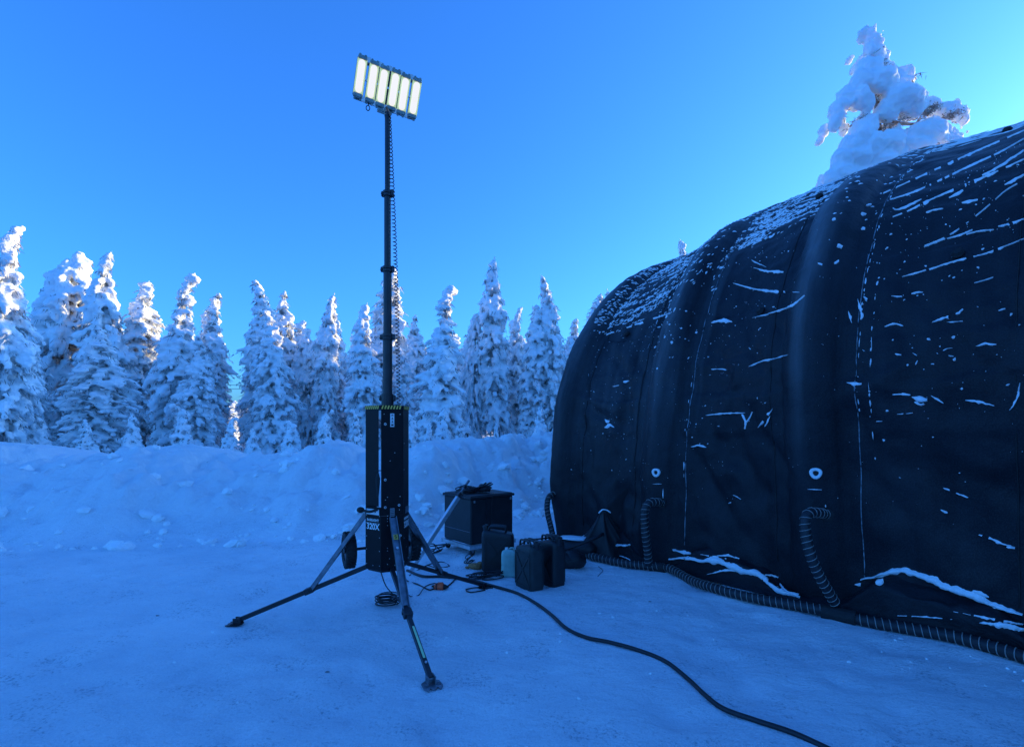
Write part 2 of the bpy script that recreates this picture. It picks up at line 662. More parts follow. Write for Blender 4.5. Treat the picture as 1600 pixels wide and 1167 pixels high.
def tent_pt(u, t):
    """t runs 0..11 up the camera side and 11..22 down the far side"""
    P = prof_pts(u)
    tt = t if t <= 11 else 22 - t
    s_, z = cr(P, tt)
    e = .02
    s2, z2 = cr(P, min(11, tt + e))
    s1, z1 = cr(P, max(0, tt - e))
    k_ = zscale(u)
    z, z1, z2 = (q_ * (1 + (k_ - 1) * sstep(2.4, 4.3, q_)) for q_ in (z, z1, z2))
    ds, dz = s2 - s1, z2 - z1
    L = math.hypot(ds, dz) or 1
    no = (-dz / L, ds / L)
    dist, k = rib_near(u)
    up = sstep(.2, 1.0, z)
    d = .13 * math.sqrt(max(0.0, 1 - (dist / .22) ** 2)) * (.35 + .65 * sstep(0, .8, z)) * (1 - .85 * sstep(3.6, 4.7, z))
    j = max([i for i, r_ in enumerate(RIBS) if r_ <= u] or [-1])
    if 0 <= j < len(RIBS) - 1:
        w_ = (u - RIBS[j]) / (RIBS[j + 1] - RIBS[j])
        sag = math.sin(math.pi * w_)
        d -= .055 * sag * up * (1 - .9 * sstep(3.4, 4.5, z))
        # the hung cover line: a soft ledge that sags between the tubes
        zl = 2.85 + (.0, .05, .25, .3, .3, .3)[min(j, 5)] - .22 * sag
        if z < zl:
            d += .035 * sag * math.exp(-((zl - z) / .30) ** 2)
        zl = 1.95 - .10 * sag + .12 * N3(u * 1.2, 3)
        if z < zl:
            d += .025 * sag * math.exp(-((zl - z) / .18) ** 2)
        # window cover: raised rectangle
        if .25 < w_ < .78 and 1.45 < z < 2.2:
            d += .012
        # radiating folds from the tubes near the top
        d += .016 * sag * sstep(3.0, 4.0, z) * (1 - .6 * sstep(4.2, 4.8, z)) * math.sin((t * 5.2 + (w_ - .5) * 7 + 2 * N3(u, t)) * 2.0) * (.4 + .6 * abs(N3(u * 1.1, t * 1.3, 5)))
        # diagonal creases low on the panels
        q = N3(u * 2.2 + z * 1.6, z * .9 - u * .7, 11)
        d -= .055 * sag * (1 - sstep(0, .30, abs(q))) * (.4 + .6 * abs(N3(u * 1.3, z * 2, 51)) * 2) * (1 - sstep(2.3, 3.1, z))
        q = N3(u * 1.7 - z * 1.3, z * 1.1 + u, 31)
        d += .04 * sag * (1 - sstep(0, .32, abs(q))) * (.4 + .6 * abs(N3(u * 1.7, z * 1.6, 61)) * 2) * (1 - sstep(1.9, 2.7, z))
    d += .018 * N3(u * 2.4, t * 1.6, 3) + .010 * N3(u * 6, t * 5, 8) + .004 * N3(u * 14, t * 11, 2)
    for rr in (.30, .37):                      # stitched seams both sides of a tube
        d += .006 * math.exp(-((dist - rr) / .012) ** 2)
    s_ += no[0] * d
    z += no[1] * d
    if t > 11:
        s_ = 11.2 - s_
    return TO + TD * u + TN * s_ + Vector((0, 0, max(z, -.02)))


def tent_uv_arc():
    return None


us = list(np.arange(-1.62, 4.4, .03)) + list(np.arange(4.4, 8.25, .08))
ts = list(np.arange(0, 9.0, .045)) + list(np.arange(9.0, 22.01, .16))
ts[-1] = 22.0
tv, tf, tuv, tfr = [], [], [], []
for i, u in enumerate(us):
    for t in ts:
        p = tent_pt(u, t)
        if u < -1.5:                           # the far hem turns in round the end tube
            k = (-1.5 - u) / .12
            mid = TO + TD * u + TN * 5.6 + Vector((0, 0, 1.5))
            p = p + (mid - p) * .02 * k
        tv.append(p)
        tuv.append((u, t * .72))
        dist, _k = rib_near(u)
        zt = p.z
        tfr.append(min(1.0, .26 * sstep(.8, 3.2, zt) * math.exp(-(((min(RIBS, key=lambda q: abs(q - u)) - u) - .08) / .11) ** 2) + .05 * sstep(3.0, 4.6, zt) + .05 * sstep(.9, 2.0, zt) * (u < .5) + .015))  # frost film plus a highlight band painted along one side of each tube
nt_ = len(ts)
for i in range(len(us) - 1):
    for j in range(nt_ - 1):
        a = i * nt_ + j
        tf.append((a, a + 1, a + nt_ + 1, a + nt_))
tent = empty('tent', TO, 'huge black arched air-beam tent dusted with snow on the right', 'tent')


def build_uv(name, verts, faces, uvs, frost_highlight, material, parent):
    o0 = parent_loc(parent)
    me = bpy.data.meshes.new(name)
    me.from_pydata([tuple(Vector(v) - o0) for v in verts], [], faces)
    ul = me.uv_layers.new(name='UVMap')
    idx = np.zeros(len(me.loops), dtype=np.int32)
    me.loops.foreach_get('vertex_index', idx)
    ul.data.foreach_set('uv', np.array(uvs, dtype=np.float32)[idx].ravel())
    at = me.attributes.new('frost_highlight', 'FLOAT', 'POINT')
    at.data.foreach_set('value', np.array(frost_highlight, dtype=np.float32))
    me.materials.append(material)
    me.polygons.foreach_set('use_smooth', [True] * len(me.polygons))
    me.update()
    o = bpy.data.objects.new(name, me)
    col.objects.link(o)
    o.parent = parent
    return o


build_uv('fabric_shell', tv, tf, tuv, tfr, M['tent'], tent)
# end walls
for u_, sgn in ((us[0], -1), (us[-1], 1)):
    ring = [tv[(0 if sgn < 0 else len(us) - 1) * nt_ + j] for j in range(0, nt_, 4)]
    c0 = TO + TD * (u_ + sgn * .25) + TN * 5.6 + Vector((0, 0, 2.2))
    rings = []
    for k in range(7):
        f = 1 - k / 6
        rings.append([c0 + (p - c0) * f + TD * sgn * (.05 * N3(p.x * 2, p.z * 2, k)) * (1 if 0 < k else 0) for p in ring])
    vs = [p for r_ in rings for p in r_]
    n_ = len(ring)
    fs = [(i * n_ + j, i * n_ + j + 1, (i + 1) * n_ + j + 1, (i + 1) * n_ + j) for i in range(6) for j in range(n_ - 1)]
    build_uv('end_wall', vs, fs, [(p.x, p.z) for p in vs], [.02] * len(vs), M['tent'], tent)


# ground skirt: a strip of the same fabric, folded outwards and crumpled
def skirt_pt(u, q):
    dist, _k = rib_near(u)
    hm = (.25 + .75 * sstep(.15, .5, dist)) * (.55 + .45 * min(1, max(0, .5 + 1.2 * N3(u * 1.1, 4.1))))
    s_ = .24 - .22 * sstep(0, .62, q) + .03 * N3(u * 3.5, q * 2, 1.5) * math.sin(math.pi * min(1, q))
    H0 = .46 * hm + .03 * N3(u * 4, 8)
    z = H0 * (1 - .30 * sstep(0, .55, q) - .70 * sstep(.5, 1.0, q))
    z += (.04 * N3(u * 5 + q * 3, q * 3.5 - u, 2) + .02 * N3(u * 11, q * 7, 4)) * math.sin(math.pi * min(1, q * .98))
    p = TO + TD * u + TN * s_
    return Vector((p.x, p.y, max(z, .004) + .008))


ku = list(np.arange(-1.6, 4.6, .025))
kq = list(np.linspace(0, 1, 22))
kv = [skirt_pt(u, q) for u in ku for q in kq]
kf = [(i * 22 + j, i * 22 + j + 1, (i + 1) * 22 + j + 1, (i + 1) * 22 + j) for i in range(len(ku) - 1) for j in range(21)]
build_uv('ground_skirt', kv, kf, [(u, q) for u in ku for q in kq], [.01] * len(kv), M['tent'], tent)

bvh = BVHTree.FromPolygons([tuple(v) for v in tv] + [tuple(v) for v in kv], tf + [tuple(i + len(tv) for i in q) for q in kf])
CAMP = Vector((0, 0, CAM_H))


def on_tent(px, py):
    d = Vector(((px - 800) / F, 1, (HOR - py) / F)).normalized()
    p, n, _i, _d = bvh.ray_cast(CAMP, d)
    if p is None:
        return None, None
    if n.dot(d) > 0:
        n = -n
    return p, n


def snow_ribbon(pts, w0, thick=.012, rag=.5, build=True):
    """ragged crust of snow lying along a fold; pts in photo positions, w0 its width in photo pixels"""
    P = smooth_path([(x, y, 0) for x, y in pts], 2.5)
    rows = []
    n_ = len(P)
    seed = random.random() * 50
    for i, p in enumerate(P):
        a, b = P[max(0, i - 1)], P[min(n_ - 1, i + 1)]
        d = (b - a).normalized()
        q = Vector((-d.y, d.x, 0))
        f = math.sin(math.pi * min(1, max(0.02, (i + .3) / n_))) ** .6 * (1 if w0 >= 8 else .55 + .9 * abs(N3(i * .17, seed + 20)) * 1.6)
        fq = 1 if w0 < 8 else .45
        wa = w0 * .5 * f * (1 + rag * 1.6 * N3(i * .45 * fq, seed) + rag * .8 * fq * N3(i * 1.3 * fq, seed, 4))
        wb = w0 * .5 * f * (1 + rag * 1.6 * N3(i * .45 * fq, seed + 9) + rag * .8 * fq * N3(i * 1.3 * fq, seed + 3, 4))
        row = []
        for k, hgt in ((-wa, -.004), (-wa * .5, thick * .8), (0, thick), (wb * .6, thick * .7), (wb, -.004)):
            pp, nn = on_tent(p.x + q.x * k, p.y + q.y * k)
            row.append(None if pp is None else pp + nn * hgt)
        if None not in row:
            rows.append(row)
    run = []
    runs = []
    gap = 0
    for ri, r_ in enumerate(rows):
        if gap > 0 and w0 < 8:
            gap -= 1
            if len(run) > 1:
                runs.append(run)
            run = []
            continue
        if w0 < 5 and len(rows) > 14 and random.random() < .06:
            gap = random.randint(1, 4)
        if run and (r_[2] - run[-1][2]).length > .3:
            if len(run) > 1:
                runs.append(run)
            run = []
        run.append(r_)
    if len(run) > 1:
        runs.append(run)
    for run in runs:
        mb = MB()
        mb.loft(run, closed=False)
        mb.build('snow_patch', M['patch'], tent, smooth=True)


BIG = [  # larger crusts: points, width
    ([(948, 523), (975, 514), (1010, 502), (1040, 492), (1050, 489)], 4),
    ([(1112, 505), (1125, 501), (1145, 503)], 7), ([(1176, 497), (1200, 491), (1235, 479), (1258, 462)], 3.5),
    ([(1146, 443), (1180, 452), (1215, 456), (1250, 457)], 5), ([(1178, 419), (1200, 424), (1225, 425)], 5),
    ([(1175, 407), (1185, 412), (1198, 418)], 4), ([(1112, 577), (1125, 577), (1136, 578)], 4),
    ([(1170, 573), (1192, 564), (1212, 560), (1232, 554)], 4),
    ([(1103, 649), (1130, 646), (1165, 645)], 5), ([(1160, 647), (1165, 660), (1164, 670)], 5), ([(1164, 662), (1172, 652), (1176, 643)], 4),
    ([(1185, 668), (1195, 655), (1208, 638)], 4.5), ([(1196, 666), (1203, 650)], 4), ([(1080, 698), (1092, 696), (1104, 699)], 6),
    ([(945, 668), (953, 664), (960, 668)], 5), ([(946, 655), (952, 660)], 4), ([(958, 604), (968, 602)], 3), ([(974, 597), (984, 595)], 3.5),
    ([(1410, 433), (1440, 425), (1475, 414), (1510, 404), (1540, 397), (1600, 374)], 4),
    ([(1480, 374), (1500, 368), (1520, 360)], 3), ([(1444, 387), (1465, 378), (1482, 372)], 3), ([(1500, 370), (1530, 362), (1553, 360)], 3),
    ([(1560, 355), (1580, 350), (1600, 343)], 5), ([(1395, 340), (1420, 330), (1450, 315), (1490, 297), (1520, 285), (1560, 268), (1600, 250)], 4.5),
    ([(1395, 312), (1430, 300), (1470, 282), (1520, 258), (1560, 240), (1600, 218)], 3.5),
    ([(1395, 326), (1405, 328), (1440, 312)], 5), ([(1380, 303), (1420, 285), (1470, 262), (1530, 235), (1600, 205)], 3),
    ([(1535, 275), (1560, 262), (1600, 236)], 5), ([(1570, 290), (1585, 282), (1600, 274)], 4), ([(1445, 385), (1480, 370), (1510, 350), (1545, 322), (1570, 300), (1590, 288)], 2),
    ([(1483, 310), (1495, 304), (1505, 298)], 4), ([(1503, 318), (1515, 315), (1528, 313)], 4.5), ([(1447, 333), (1460, 329), (1473, 327)], 3.5),
    ([(1382, 511), (1398, 506), (1412, 510)], 6), ([(1456, 504), (1475, 497), (1490, 494), (1505, 483)], 6), ([(1480, 504), (1505, 502)], 3),
    ([(1393, 463), (1402, 464), (1410, 464)], 3), ([(1424, 460), (1434, 457), (1443, 457)], 3.5), ([(1522, 443), (1540, 438), (1552, 434)], 2),
    ([(1560, 486), (1566, 484), (1571, 483)], 4), ([(1577, 492), (1581, 491)], 5), ([(1527, 541), (1540, 537), (1557, 538)], 5),
    ([(1395, 616), (1410, 616), (1423, 617)], 4), ([(1426, 620), (1438, 623), (1450, 624)], 10), ([(1430, 628), (1440, 632), (1446, 630)], 8),
    ([(1455, 618), (1466, 625), (1474, 630)], 4), ([(1509, 625), (1530, 628), (1554, 634)], 7), ([(1594, 598), (1590, 618), (1580, 638), (1572, 641)], 5),
    ([(1348, 208 + 339), (1352, 470 + 79)], 4), ([(1416, 571), (1419, 570)], 6), ([(1455, 569), (1460, 569)], 7), ([(1430, 570), (1434, 563)], 4),
    ([(1399, 553), (1408, 555)], 3), ([(1427, 552), (1433, 556)], 3.5), ([(1473, 548), (1480, 545), (1488, 544)], 3), ([(1482, 556), (1490, 557)], 3),
    ([(1324, 598), (1335, 600), (1346, 600)], 6), ([(1402, 647), (1412, 646)], 2.5), ([(1416, 646), (1427, 645)], 2.5), ([(1370, 658), (1379, 658)], 2.5),
    ([(1474, 762), (1490, 768), (1513, 777)], 4), ([(1470, 796), (1480, 801)], 6), ([(1530, 835), (1548, 841), (1565, 849), (1580, 852)], 5), ([(1575, 853), (1586, 855)], 8),
    ([(1146, 773), (1152, 776), (1158, 780)], 3), ([(1139, 786), (1143, 784)], 3), ([(1340, 468), (1346, 490), (1345, 500)], 6), ([(1326, 487), (1331, 505)], 5),
    ([(1300, 345), (1305, 342)], 7), ([(1308, 385), (1315, 388)], 8), ([(1345, 357), (1352, 358)], 7), ([(1350, 465), (1356, 470)], 8), ([(1345, 333), (1352, 336)], 6),
    ([(1352, 322), (1360, 320)], 5), ([(1278, 412), (1285, 414)], 5), ([(1303, 412), (1310, 408)], 6),
]
SKIRT_SNOW = [
    ([(1045, 873), (1070, 872), (1095, 875), (1120, 876), (1140, 884), (1165, 892), (1190, 900), (1215, 921), (1250, 934)], 12),
    ([(1050, 858), (1065, 862), (1080, 864)], 8), ([(1095, 866), (1120, 870), (1135, 873)], 5), ([(1120, 868), (1140, 868), (1155, 873)], 6),
    ([(1195, 898), (1208, 899), (1216, 902)], 7), ([(1218, 912), (1230, 924), (1248, 929)], 5), ([(1105, 897), (1135, 891), (1165, 893)], 5),
    ([(1345, 905), (1370, 900), (1395, 892), (1420, 893), (1450, 903), (1480, 917), (1520, 930), (1560, 947), (1598, 959)], 14),
    ([(1370, 912), (1380, 908)], 12), ([(1520, 922), (1545, 932)], 6), ([(1395, 961), (1440, 963), (1488, 967)], 3), ([(1532, 972), (1565, 977), (1600, 985)], 9),
    ([(1336, 913), (1345, 914)], 7), ([(878, 851), (895, 843), (915, 838), (925, 840)], 7), ([(935, 858), (960, 852), (985, 852)], 8),
    ([(962, 866), (980, 872), (988, 878)], 3), ([(1490, 955), (1540, 965), (1598, 976)], 5),
]
for pts, w0 in BIG + SKIRT_SNOW:
    snow_ribbon(pts, w0 * .82, .012 if w0 < 8 else .03, .7)

# small flecks, thousands of them: real little crusts, one joined part
fm = MB()


def fleck(u, t, lu, lt, ang):
    c = tent_pt(u, t)
    e = .02
    du = (tent_pt(u + e, t) - c).normalized()
    dt = (tent_pt(u, t + e) - c).normalized()
    n_ = du.cross(dt).normalized()
    if n_.dot(CAMP - c) < 0:
        n_ = -n_
    ca, sa = math.cos(ang), math.sin(ang)
    ring = []
    K = 7
    for k in range(K):
        a = 2 * math.pi * k / K + random.uniform(-.2, .2)
        x, y = math.cos(a) * lu * random.uniform(.55, 1.15), math.sin(a) * lt * random.uniform(.5, 1.2)
        ring.append(c + du * (x * ca - y * sa) + dt * (x * sa + y * ca) + n_ * .001)
    fm.add(ring + [c + n_ * .010], [(k, (k + 1) % K, K) for k in range(K)])


rnd = random.Random(3)


def zone(n, u0, u1, t0, t1, lu, lt, ang, jit=.4, fade=True, clump=2.0):
    got = 0
    tries = 0
    while got < n and tries < n * 12:
        tries += 1
        u = rnd.uniform(u0, u1)
        t = t0 + (t1 - t0) * (rnd.random() ** (.75 if fade else 1))
        v = .5 + N3(u * clump, t * clump * .8, 17) + .4 * math.sin(t * 22 + 3 * N3(u * 2, t) + u * 3)
        if v < rnd.uniform(.1, 1.0):
            continue
        k = rnd.uniform(.4, 1.3)
        fleck(u, t, lu * k, lt * k * rnd.uniform(.6, 1.2), ang + rnd.uniform(-jit, jit))
        got += 1


zone(1500, -1.35, -.2, 4.3, 7.8, .026, .009, .25)
zone(200, -1.3, -.3, 4.0, 5.2, .024, .010, .5)
zone(300, -.25, .40, 3.6, 7.5, .028, .010, 1.0, .5)
zone(1600, .33, 1.36, 5.3, 8.2, .028, .009, .2, .45, False)
zone(140, 1.36, 2.0, 6.6, 8.6, .04, .010, .05, .3)
zone(40, 1.3, 2.05, 4.2, 6.4, .022, .014, .4, .9)
zone(420, 2.0, 3.1, 7.3, 9.2, .15, .007, -.22, .10)
zone(40, -.3, .3, 2.3, 3.8, .014, .014, 0, 1.5)
zone(60, .4, 1.3, 1.2, 5.5, .010, .007, 0, 1.5, False)
zone(80, 2.0, 3.1, 1.0, 5.5, .010, .008, 0, 1.5, False)
zone(40, -1.3, -.3, 1.0, 4.0, .010, .006, 0, 1.5, False)
zone(700, -1.3, 3.1, .8, 6.0, .0035, .003, 0, 1.5, False, 1.0)
for uu, t0, t1 in ((.36, 4.6, 7.2), (-.32, 3.0, 5.5), (1.98, 1.5, 7.8), (2.06, 1.2, 3.6), (.36, .9, 2.6), (1.28, 5.0, 7.5)):    # snow caught in the stitched seams
    t = t0
    while t < t1:
        L_ = rnd.uniform(.004, .05) * rnd.uniform(.4, 1.3)
        if rnd.random() < .4:
            fleck(uu + rnd.uniform(-.004, .004), t, .003 * rnd.uniform(.6, 2.6), L_, 0)
        t += L_ * rnd.uniform(1.6, 4.5)
fo = fm.build('snow_flecks', M['patch'], tent)
tag(fo, kind='stuff')

for ri in range(len(RIBS) - 3):
    for sg in (-1, 1):
        uu = RIBS[ri] + sg * .335
        if uu < us[0]:
            continue
        P = []
        for k in range(90):
            t = .3 + k * .1
            c = tent_pt(uu, t)
            nn = (tent_pt(uu + .02, t) - c).cross(tent_pt(uu, t + .02) - c).normalized()
            if nn.dot(CAMP - c) < 0:
                nn = -nn
            P.append(c + nn * .003)
        mb = MB()
        mb.tube(P, .0042, 5)
        mb.build('seam', M['seam'] if sg > 0 and ri > 0 else M['rubber'], tent, smooth=True)
# toggles holding the cover
for px, py in ((980, 522), (1190, 487), (1497, 398), (1281, 309), (1574, 206)):
    p, n_ = on_tent(px, py)
    if p is None:
        continue
    mb = MB()
    mb.tube([p - n_ * .02, p + n_ * .02, p + n_ * .045], [.03, .04, .022], 10)
    mb.tube([p - n_ * .0 + Vector((0, 0, -.02)), p + n_ * .03 + Vector((0, 0, -.10))], .008, 6)
    mb.build('toggle', M['rubber'], tent)
# inflation valves with pale rims, and slots above the hose inlets
for px, py in ((1026, 738), (1275, 739)):
    p, n_ = on_tent(px, py)
    n_ = Vector((n_.x, n_.y, 0)).normalized()
    x_ = n_.cross(Vector((0, 0, 1))).normalized()
    mb = MB()
    ring = []
    for r_, d_ in ((.045, -.01), (.047, .012), (.040, .02), (.022, .018), (.020, .004)):
        ring.append([p + n_ * (d_ + .01) + (x_ * math.cos(a) + Vector((0, 0, 1)) * math.sin(a)) * r_ * (1 + .06 * math.sin(a * 3)) for a in [2 * math.pi * k / 18 for k in range(18)]])
    mb.loft(ring)
    v_ = mb.build('valve', M['white'], tent, smooth=True)
    mb = MB()
    mb.cyl(p - n_ * .01, p + n_ * .018, .02, .018, 12)
    mb.cyl(p + n_ * .018, p + n_ * .03, .008, .008, 8)
    mb.build('valve_plug', M['rubber'], v_)
for pts in ([(1020, 756), (1034, 756)], [(1036, 763), (1036, 785)], [(1262, 764), (1284, 765)], [(1290, 788), (1290, 792)]):
    snow_ribbon(pts, 1.7, .008, .3)
# guy flap at the far corner
apex = dpt(943, 796, 6.0)
b0 = gpt(905, 868)
b1 = gpt(1000, 868)
b2 = TO + TD * -.35 + TN * .2 + Vector((0, 0, .9))
mb = MB()
rows = []
for i in range(13):
    a = i / 12
    row = []
    for j in range(13):
        b = j / 12
        e_ = b0.lerp(b1, b)
        p = apex.lerp(e_, a) + Vector((0, 0, -.10 * math.sin(math.pi * a))) + Vector((-.4, -.5, .1)) * (.05 * math.sin(b * 14 + a) * a)
        p.y -= .06 * math.sin(math.pi * b) * a
        row.append(p)
    rows.append(row)
mb.loft(rows, closed=False)
rows2 = []
for i in range(7):
    a = i / 6
    rows2.append([apex.lerp(b2.lerp(b1, j / 6), a) for j in range(7)])
mb.loft(rows2, closed=False)
mb.tube([apex + Vector((-.02, 0, -.05)), b0 + Vector((.03, 0, .02))], .02, 8)
bc = gpt(952, 872)
rings = []
for i in range(15):
    f = i / 14
    cc_ = bc.lerp(apex, f) + Vector((0, .12 * (1 - f), 0))
    rings.append([cc_ + Vector((math.cos(a) * (.40 * (1 - f) ** 1.25 + .03) * (1 + .22 * math.sin(a * 5 + 2.5 * f + 2 * N3(f * 2, a))), math.sin(a) * (.20 * (1 - f) ** 1.1 + .03) * (1 + .30 * math.sin(a * 7 + 3 * f)),
                         .05 * N3(math.cos(a) * 3, math.sin(a) * 3, f * 5) * (1 - f))) for a in [2 * math.pi * k / 40 for k in range(40)]])
mb.loft(rings, True, True)
fl = mb.build('corner_flap', M['box'], tent, smooth=True)
mb = MB()
mb.tube(smooth_path([apex + Vector((-.06, -.02, -.04)), apex + Vector((-.02, -.02, .0)), apex + Vector((.04, -.02, -.005)), apex + Vector((.08, -.02, -.035))], .02), .009, 6)
mb.build('snow_patch', M['patch'], tent, smooth=True)


# ------------------------------------------------------------------ spiral hoses
def spiral_hose(name, pts, r, label, cat, group=None, pitch=.046, fittings=()):
    P = smooth_path(pts, .02)
    root = empty(name, P[0].copy(), label, cat, group)
    mb = MB()
    rr = []
    L_ = 0
    for i, p in enumerate(P):
        if i:
            L_ += (P[i] - P[i - 1]).length
        rr.append(r * (1 - .07 * math.cos(2 * math.pi * L_ / pitch)))
    mb.tube(P, rr, 12)
    mb.build('hose', M['hose'], root, smooth=True)
    hp = []
    L_ = 0
    prev = None
    for i in range(len(P) - 1):
        a, b = P[i], P[i + 1]
        d = (b - a)
        seg = d.length
        d.normalize()
        ref = Vector((0, 0, 1)) if abs(d.z) < .9 else Vector((1, 0, 0))
        x = d.cross(ref).normalized() if prev is None else (prev - d * prev.dot(d)).normalized()
        prev = x
        y = d.cross(x)
        n_ = max(1, int(seg / (pitch / 12)))
        for k in range(n_):
            f = k / n_
            th = 2 * math.pi * (L_ + seg * f) / pitch
            hp.append(a.lerp(b, f) + (x * math.cos(th) + y * math.sin(th)) * (r * 1.035))
        L_ += seg
    mw = MB()
    mw.tube(hp, .0036, 4)
    mw.build('spiral_wire', M['wire'], root, smooth=True)
    for a, b, rad in fittings:
        mf = MB()
        mf.cyl(a, b, rad, rad, 14)
        mf.build('fitting', M['rubber'], root)
    return root


def G(px, py, z):
    p = gpt(px, py, z)
    return Vector((p.x, p.y, z + gh(p.x, p.y)))


def TNs(p, s_):
    return p - TN * s_


hz = .045
spiral_hose('air_hose', [G(908, 864, hz), G(935, 872, hz), G(970, 878, hz), G(1012, 882, hz + .01), G(1045, 888, hz), G(1080, 903, hz), G(1115, 918, hz), G(1150, 928, hz), G(1200, 938, hz), G(1250, 947, hz), G(1300, 956, hz),
            G(1350, 968, hz), G(1420, 981, hz), G(1500, 998, hz), G(1600, 1027, hz), G(1720, 1066, hz)], .042,
            'long ribbed black hose lying on the snow along the foot of the tent', 'hose',
            fittings=[(G(1017, 882, hz), G(1040, 887, hz), .055), (G(1285, 953, hz), G(1338, 965, hz), .058)])
p3, n3 = on_tent(1291, 803)
p2, n2 = on_tent(1034, 785)
p1, n1 = on_tent(884, 771)
if p1 is None:
    p1, n1 = dpt(878, 771, 6.9), Vector((-1, -.3, 0))


def drop(px, py, Y):
    return dpt(px, py, Y)


Y3 = p3.y
spiral_hose('air_hose', [p3, dpt(1280, 801, Y3 - .07), dpt(1265, 801, Y3 - .12), dpt(1258, 812, Y3 - .14), dpt(1259, 835, Y3 - .15), dpt(1266, 865, Y3 - .17), dpt(1278, 895, Y3 - .17),
            dpt(1292, 920, Y3 - .16), dpt(1306, 944, Y3 - .13)], .038, 'ribbed black hose hanging from the tent beam nearest the camera, at right', 'hose', 'ribbed hoses feeding the tent beams',
            fittings=[(p3 - n3 * .03, p3 + n3 * .03, .05)])
Y2 = p2.y
spiral_hose('air_hose', [p2, dpt(1026, 784, Y2 - .08), dpt(1015, 785, Y2 - .13), dpt(1008, 795, Y2 - .15), dpt(1007, 815, Y2 - .15), dpt(1009, 840, Y2 - .15), dpt(1012, 862, Y2 - .13), dpt(1013, 882, Y2 - .10)],
            .038, 'ribbed black hose hanging down the middle tent beam', 'hose', 'ribbed hoses feeding the tent beams', fittings=[(p2 - n2 * .03, p2 + n2 * .03, .05)])
spiral_hose('air_hose', [dpt(880, 772, 6.75), dpt(868, 771, 6.68), dpt(858, 776, 6.62), dpt(855, 788, 6.6), dpt(856, 803, 6.55), dpt(860, 820, 6.5), dpt(864, 838, 6.45)], .036,
            'short ribbed hose looping out from the far left edge of the tent', 'hose', 'ribbed hoses feeding the tent beams', fittings=[(dpt(884, 772, 6.78), dpt(876, 771, 6.72), .05)])

# ------------------------------------------------------------------ light tower
C0 = Vector((-.965, 3.97, 0))
tower = empty('light_tower', C0, 'tall black mobile light tower on three splayed legs with lit lamps', 'light tower')
SIDE = .167
APO = SIDE * math.cos(R(30))
FN = [-63, -3, 57, 117, 177, -123]         # outward directions of the six faces


def dirv(a):
    return Vector((math.cos(R(a)), math.sin(R(a)), 0))


def hexc(z, k=1.0):
    return [C0 + dirv(a - 30) * SIDE * k + Vector((0, 0, z)) for a in (-63, -3, 57, 117, 177, 237)]


mb = MB()
mb.loft([hexc(.435, .86), hexc(.455, .97), hexc(.47), hexc(.86)], True, True)
body = mb.build('base_cabinet', M['black'], tower)


def face_panel(fn, z0, z1, w0, w1, th=.006, off=0.0, m='black', name='side_panel', parent=tower):
    n_ = dirv(fn)
    t_ = dirv(fn + 90)
    a = C0 + n_ * (APO + off) + t_ * w0
    b = C0 + n_ * (APO + off) + t_ * w1
    mb = MB()
    c = (a + b) / 2 + Vector((0, 0, (z0 + z1) / 2)) - n_ * th / 2
    rot = Matrix((t_, n_, Vector((0, 0, 1)))).transposed()
    mb.box(c, (abs(w1 - w0), th, z1 - z0), rot)
    return mb.build(name, M[m], parent)


h_ = SIDE / 2 - .002
face_panel(-63, .863, 1.655, -h_, h_)
face_panel(-3, .863, 1.655, -h_, h_)
face_panel(57, .863, 1.655, -h_, h_)
face_panel(177, .863, 1.655, -h_, h_)
face_panel(-123, .93, 1.655, -h_, h_ - .028)
face_panel(-123, .863, .925, -h_, h_)
face_panel(117, .863, 1.655, h_ - .03, h_)
# inner mast sleeve and cable of the open slit
mb = MB()
mb.loft([hexc(1.657, 1.03), hexc(1.685, 1.03)], True, True)
cap = mb.build('top_cap', M['black'], tower)
# hazard stripes round the cap
for fn in FN:
    n_, t_ = dirv(fn), dirv(fn + 90)
    mb = MB()
    L_ = SIDE * 1.03
    k = -L_ / 2 + .004
    while k < L_ / 2 - .016:
        q = [k, k + .011]
        base = C0 + n_ * (APO * 1.03 + .0015)
        z0, z1 = 1.658, 1.684
        vs = [base + t_ * q[0] + Vector((0, 0, z0)), base + t_ * q[1] + Vector((0, 0, z0)), base + t_ * (q[1] + .008) + Vector((0, 0, z1)), base + t_ * (q[0] + .008) + Vector((0, 0, z1))]
        mb.add(vs, [(0, 1, 2, 3)])
        k += .022
    mb.build('hazard_stripe', M['yellow'], cap)

# mast
MX = Vector((.0, 0, 0))
secs = [(1.30, 1.78, .047), (1.70, 2.25, .036), (2.2, 2.77, .032), (2.7, 3.35, .026), (3.3, 3.96, .021)]
mz = C0
for i, (z0, z1, r_) in enumerate(secs):
    mb = MB()
    mb.cyl(mz + Vector((0, 0, z0)), mz + Vector((0, 0, z1)), r_, r_, 14)
    mb.build('mast_section', M['steel'], tower, smooth=False)
for z, r_ in ((1.748, .050), (2.22, .046), (2.745, .041), (3.33, .036)):
    mb = MB()
    for dz, k in ((-.022, 1.0), (.002, 1.0)):
        mb.tube([mz + Vector((0, 0, z + dz)), mz + Vector((0, 0, z + dz + .018))], [r_ * k, r_ * k], 14)
    mb.box(mz + Vector((r_ + .004, -.01, z)), (.022, .03, .045), bev=.004)
    mb.box(mz + Vector((-r_ - .004, .005, z)), (.018, .025, .04), bev=.004)
    mb.cyl(mz + Vector((-r_ - .004, -.03, z - .01)), mz + Vector((-r_ - .004, .03, z - .01)), .006, .006, 8)
    mb.build('mast_collar', M['steel'], tower)
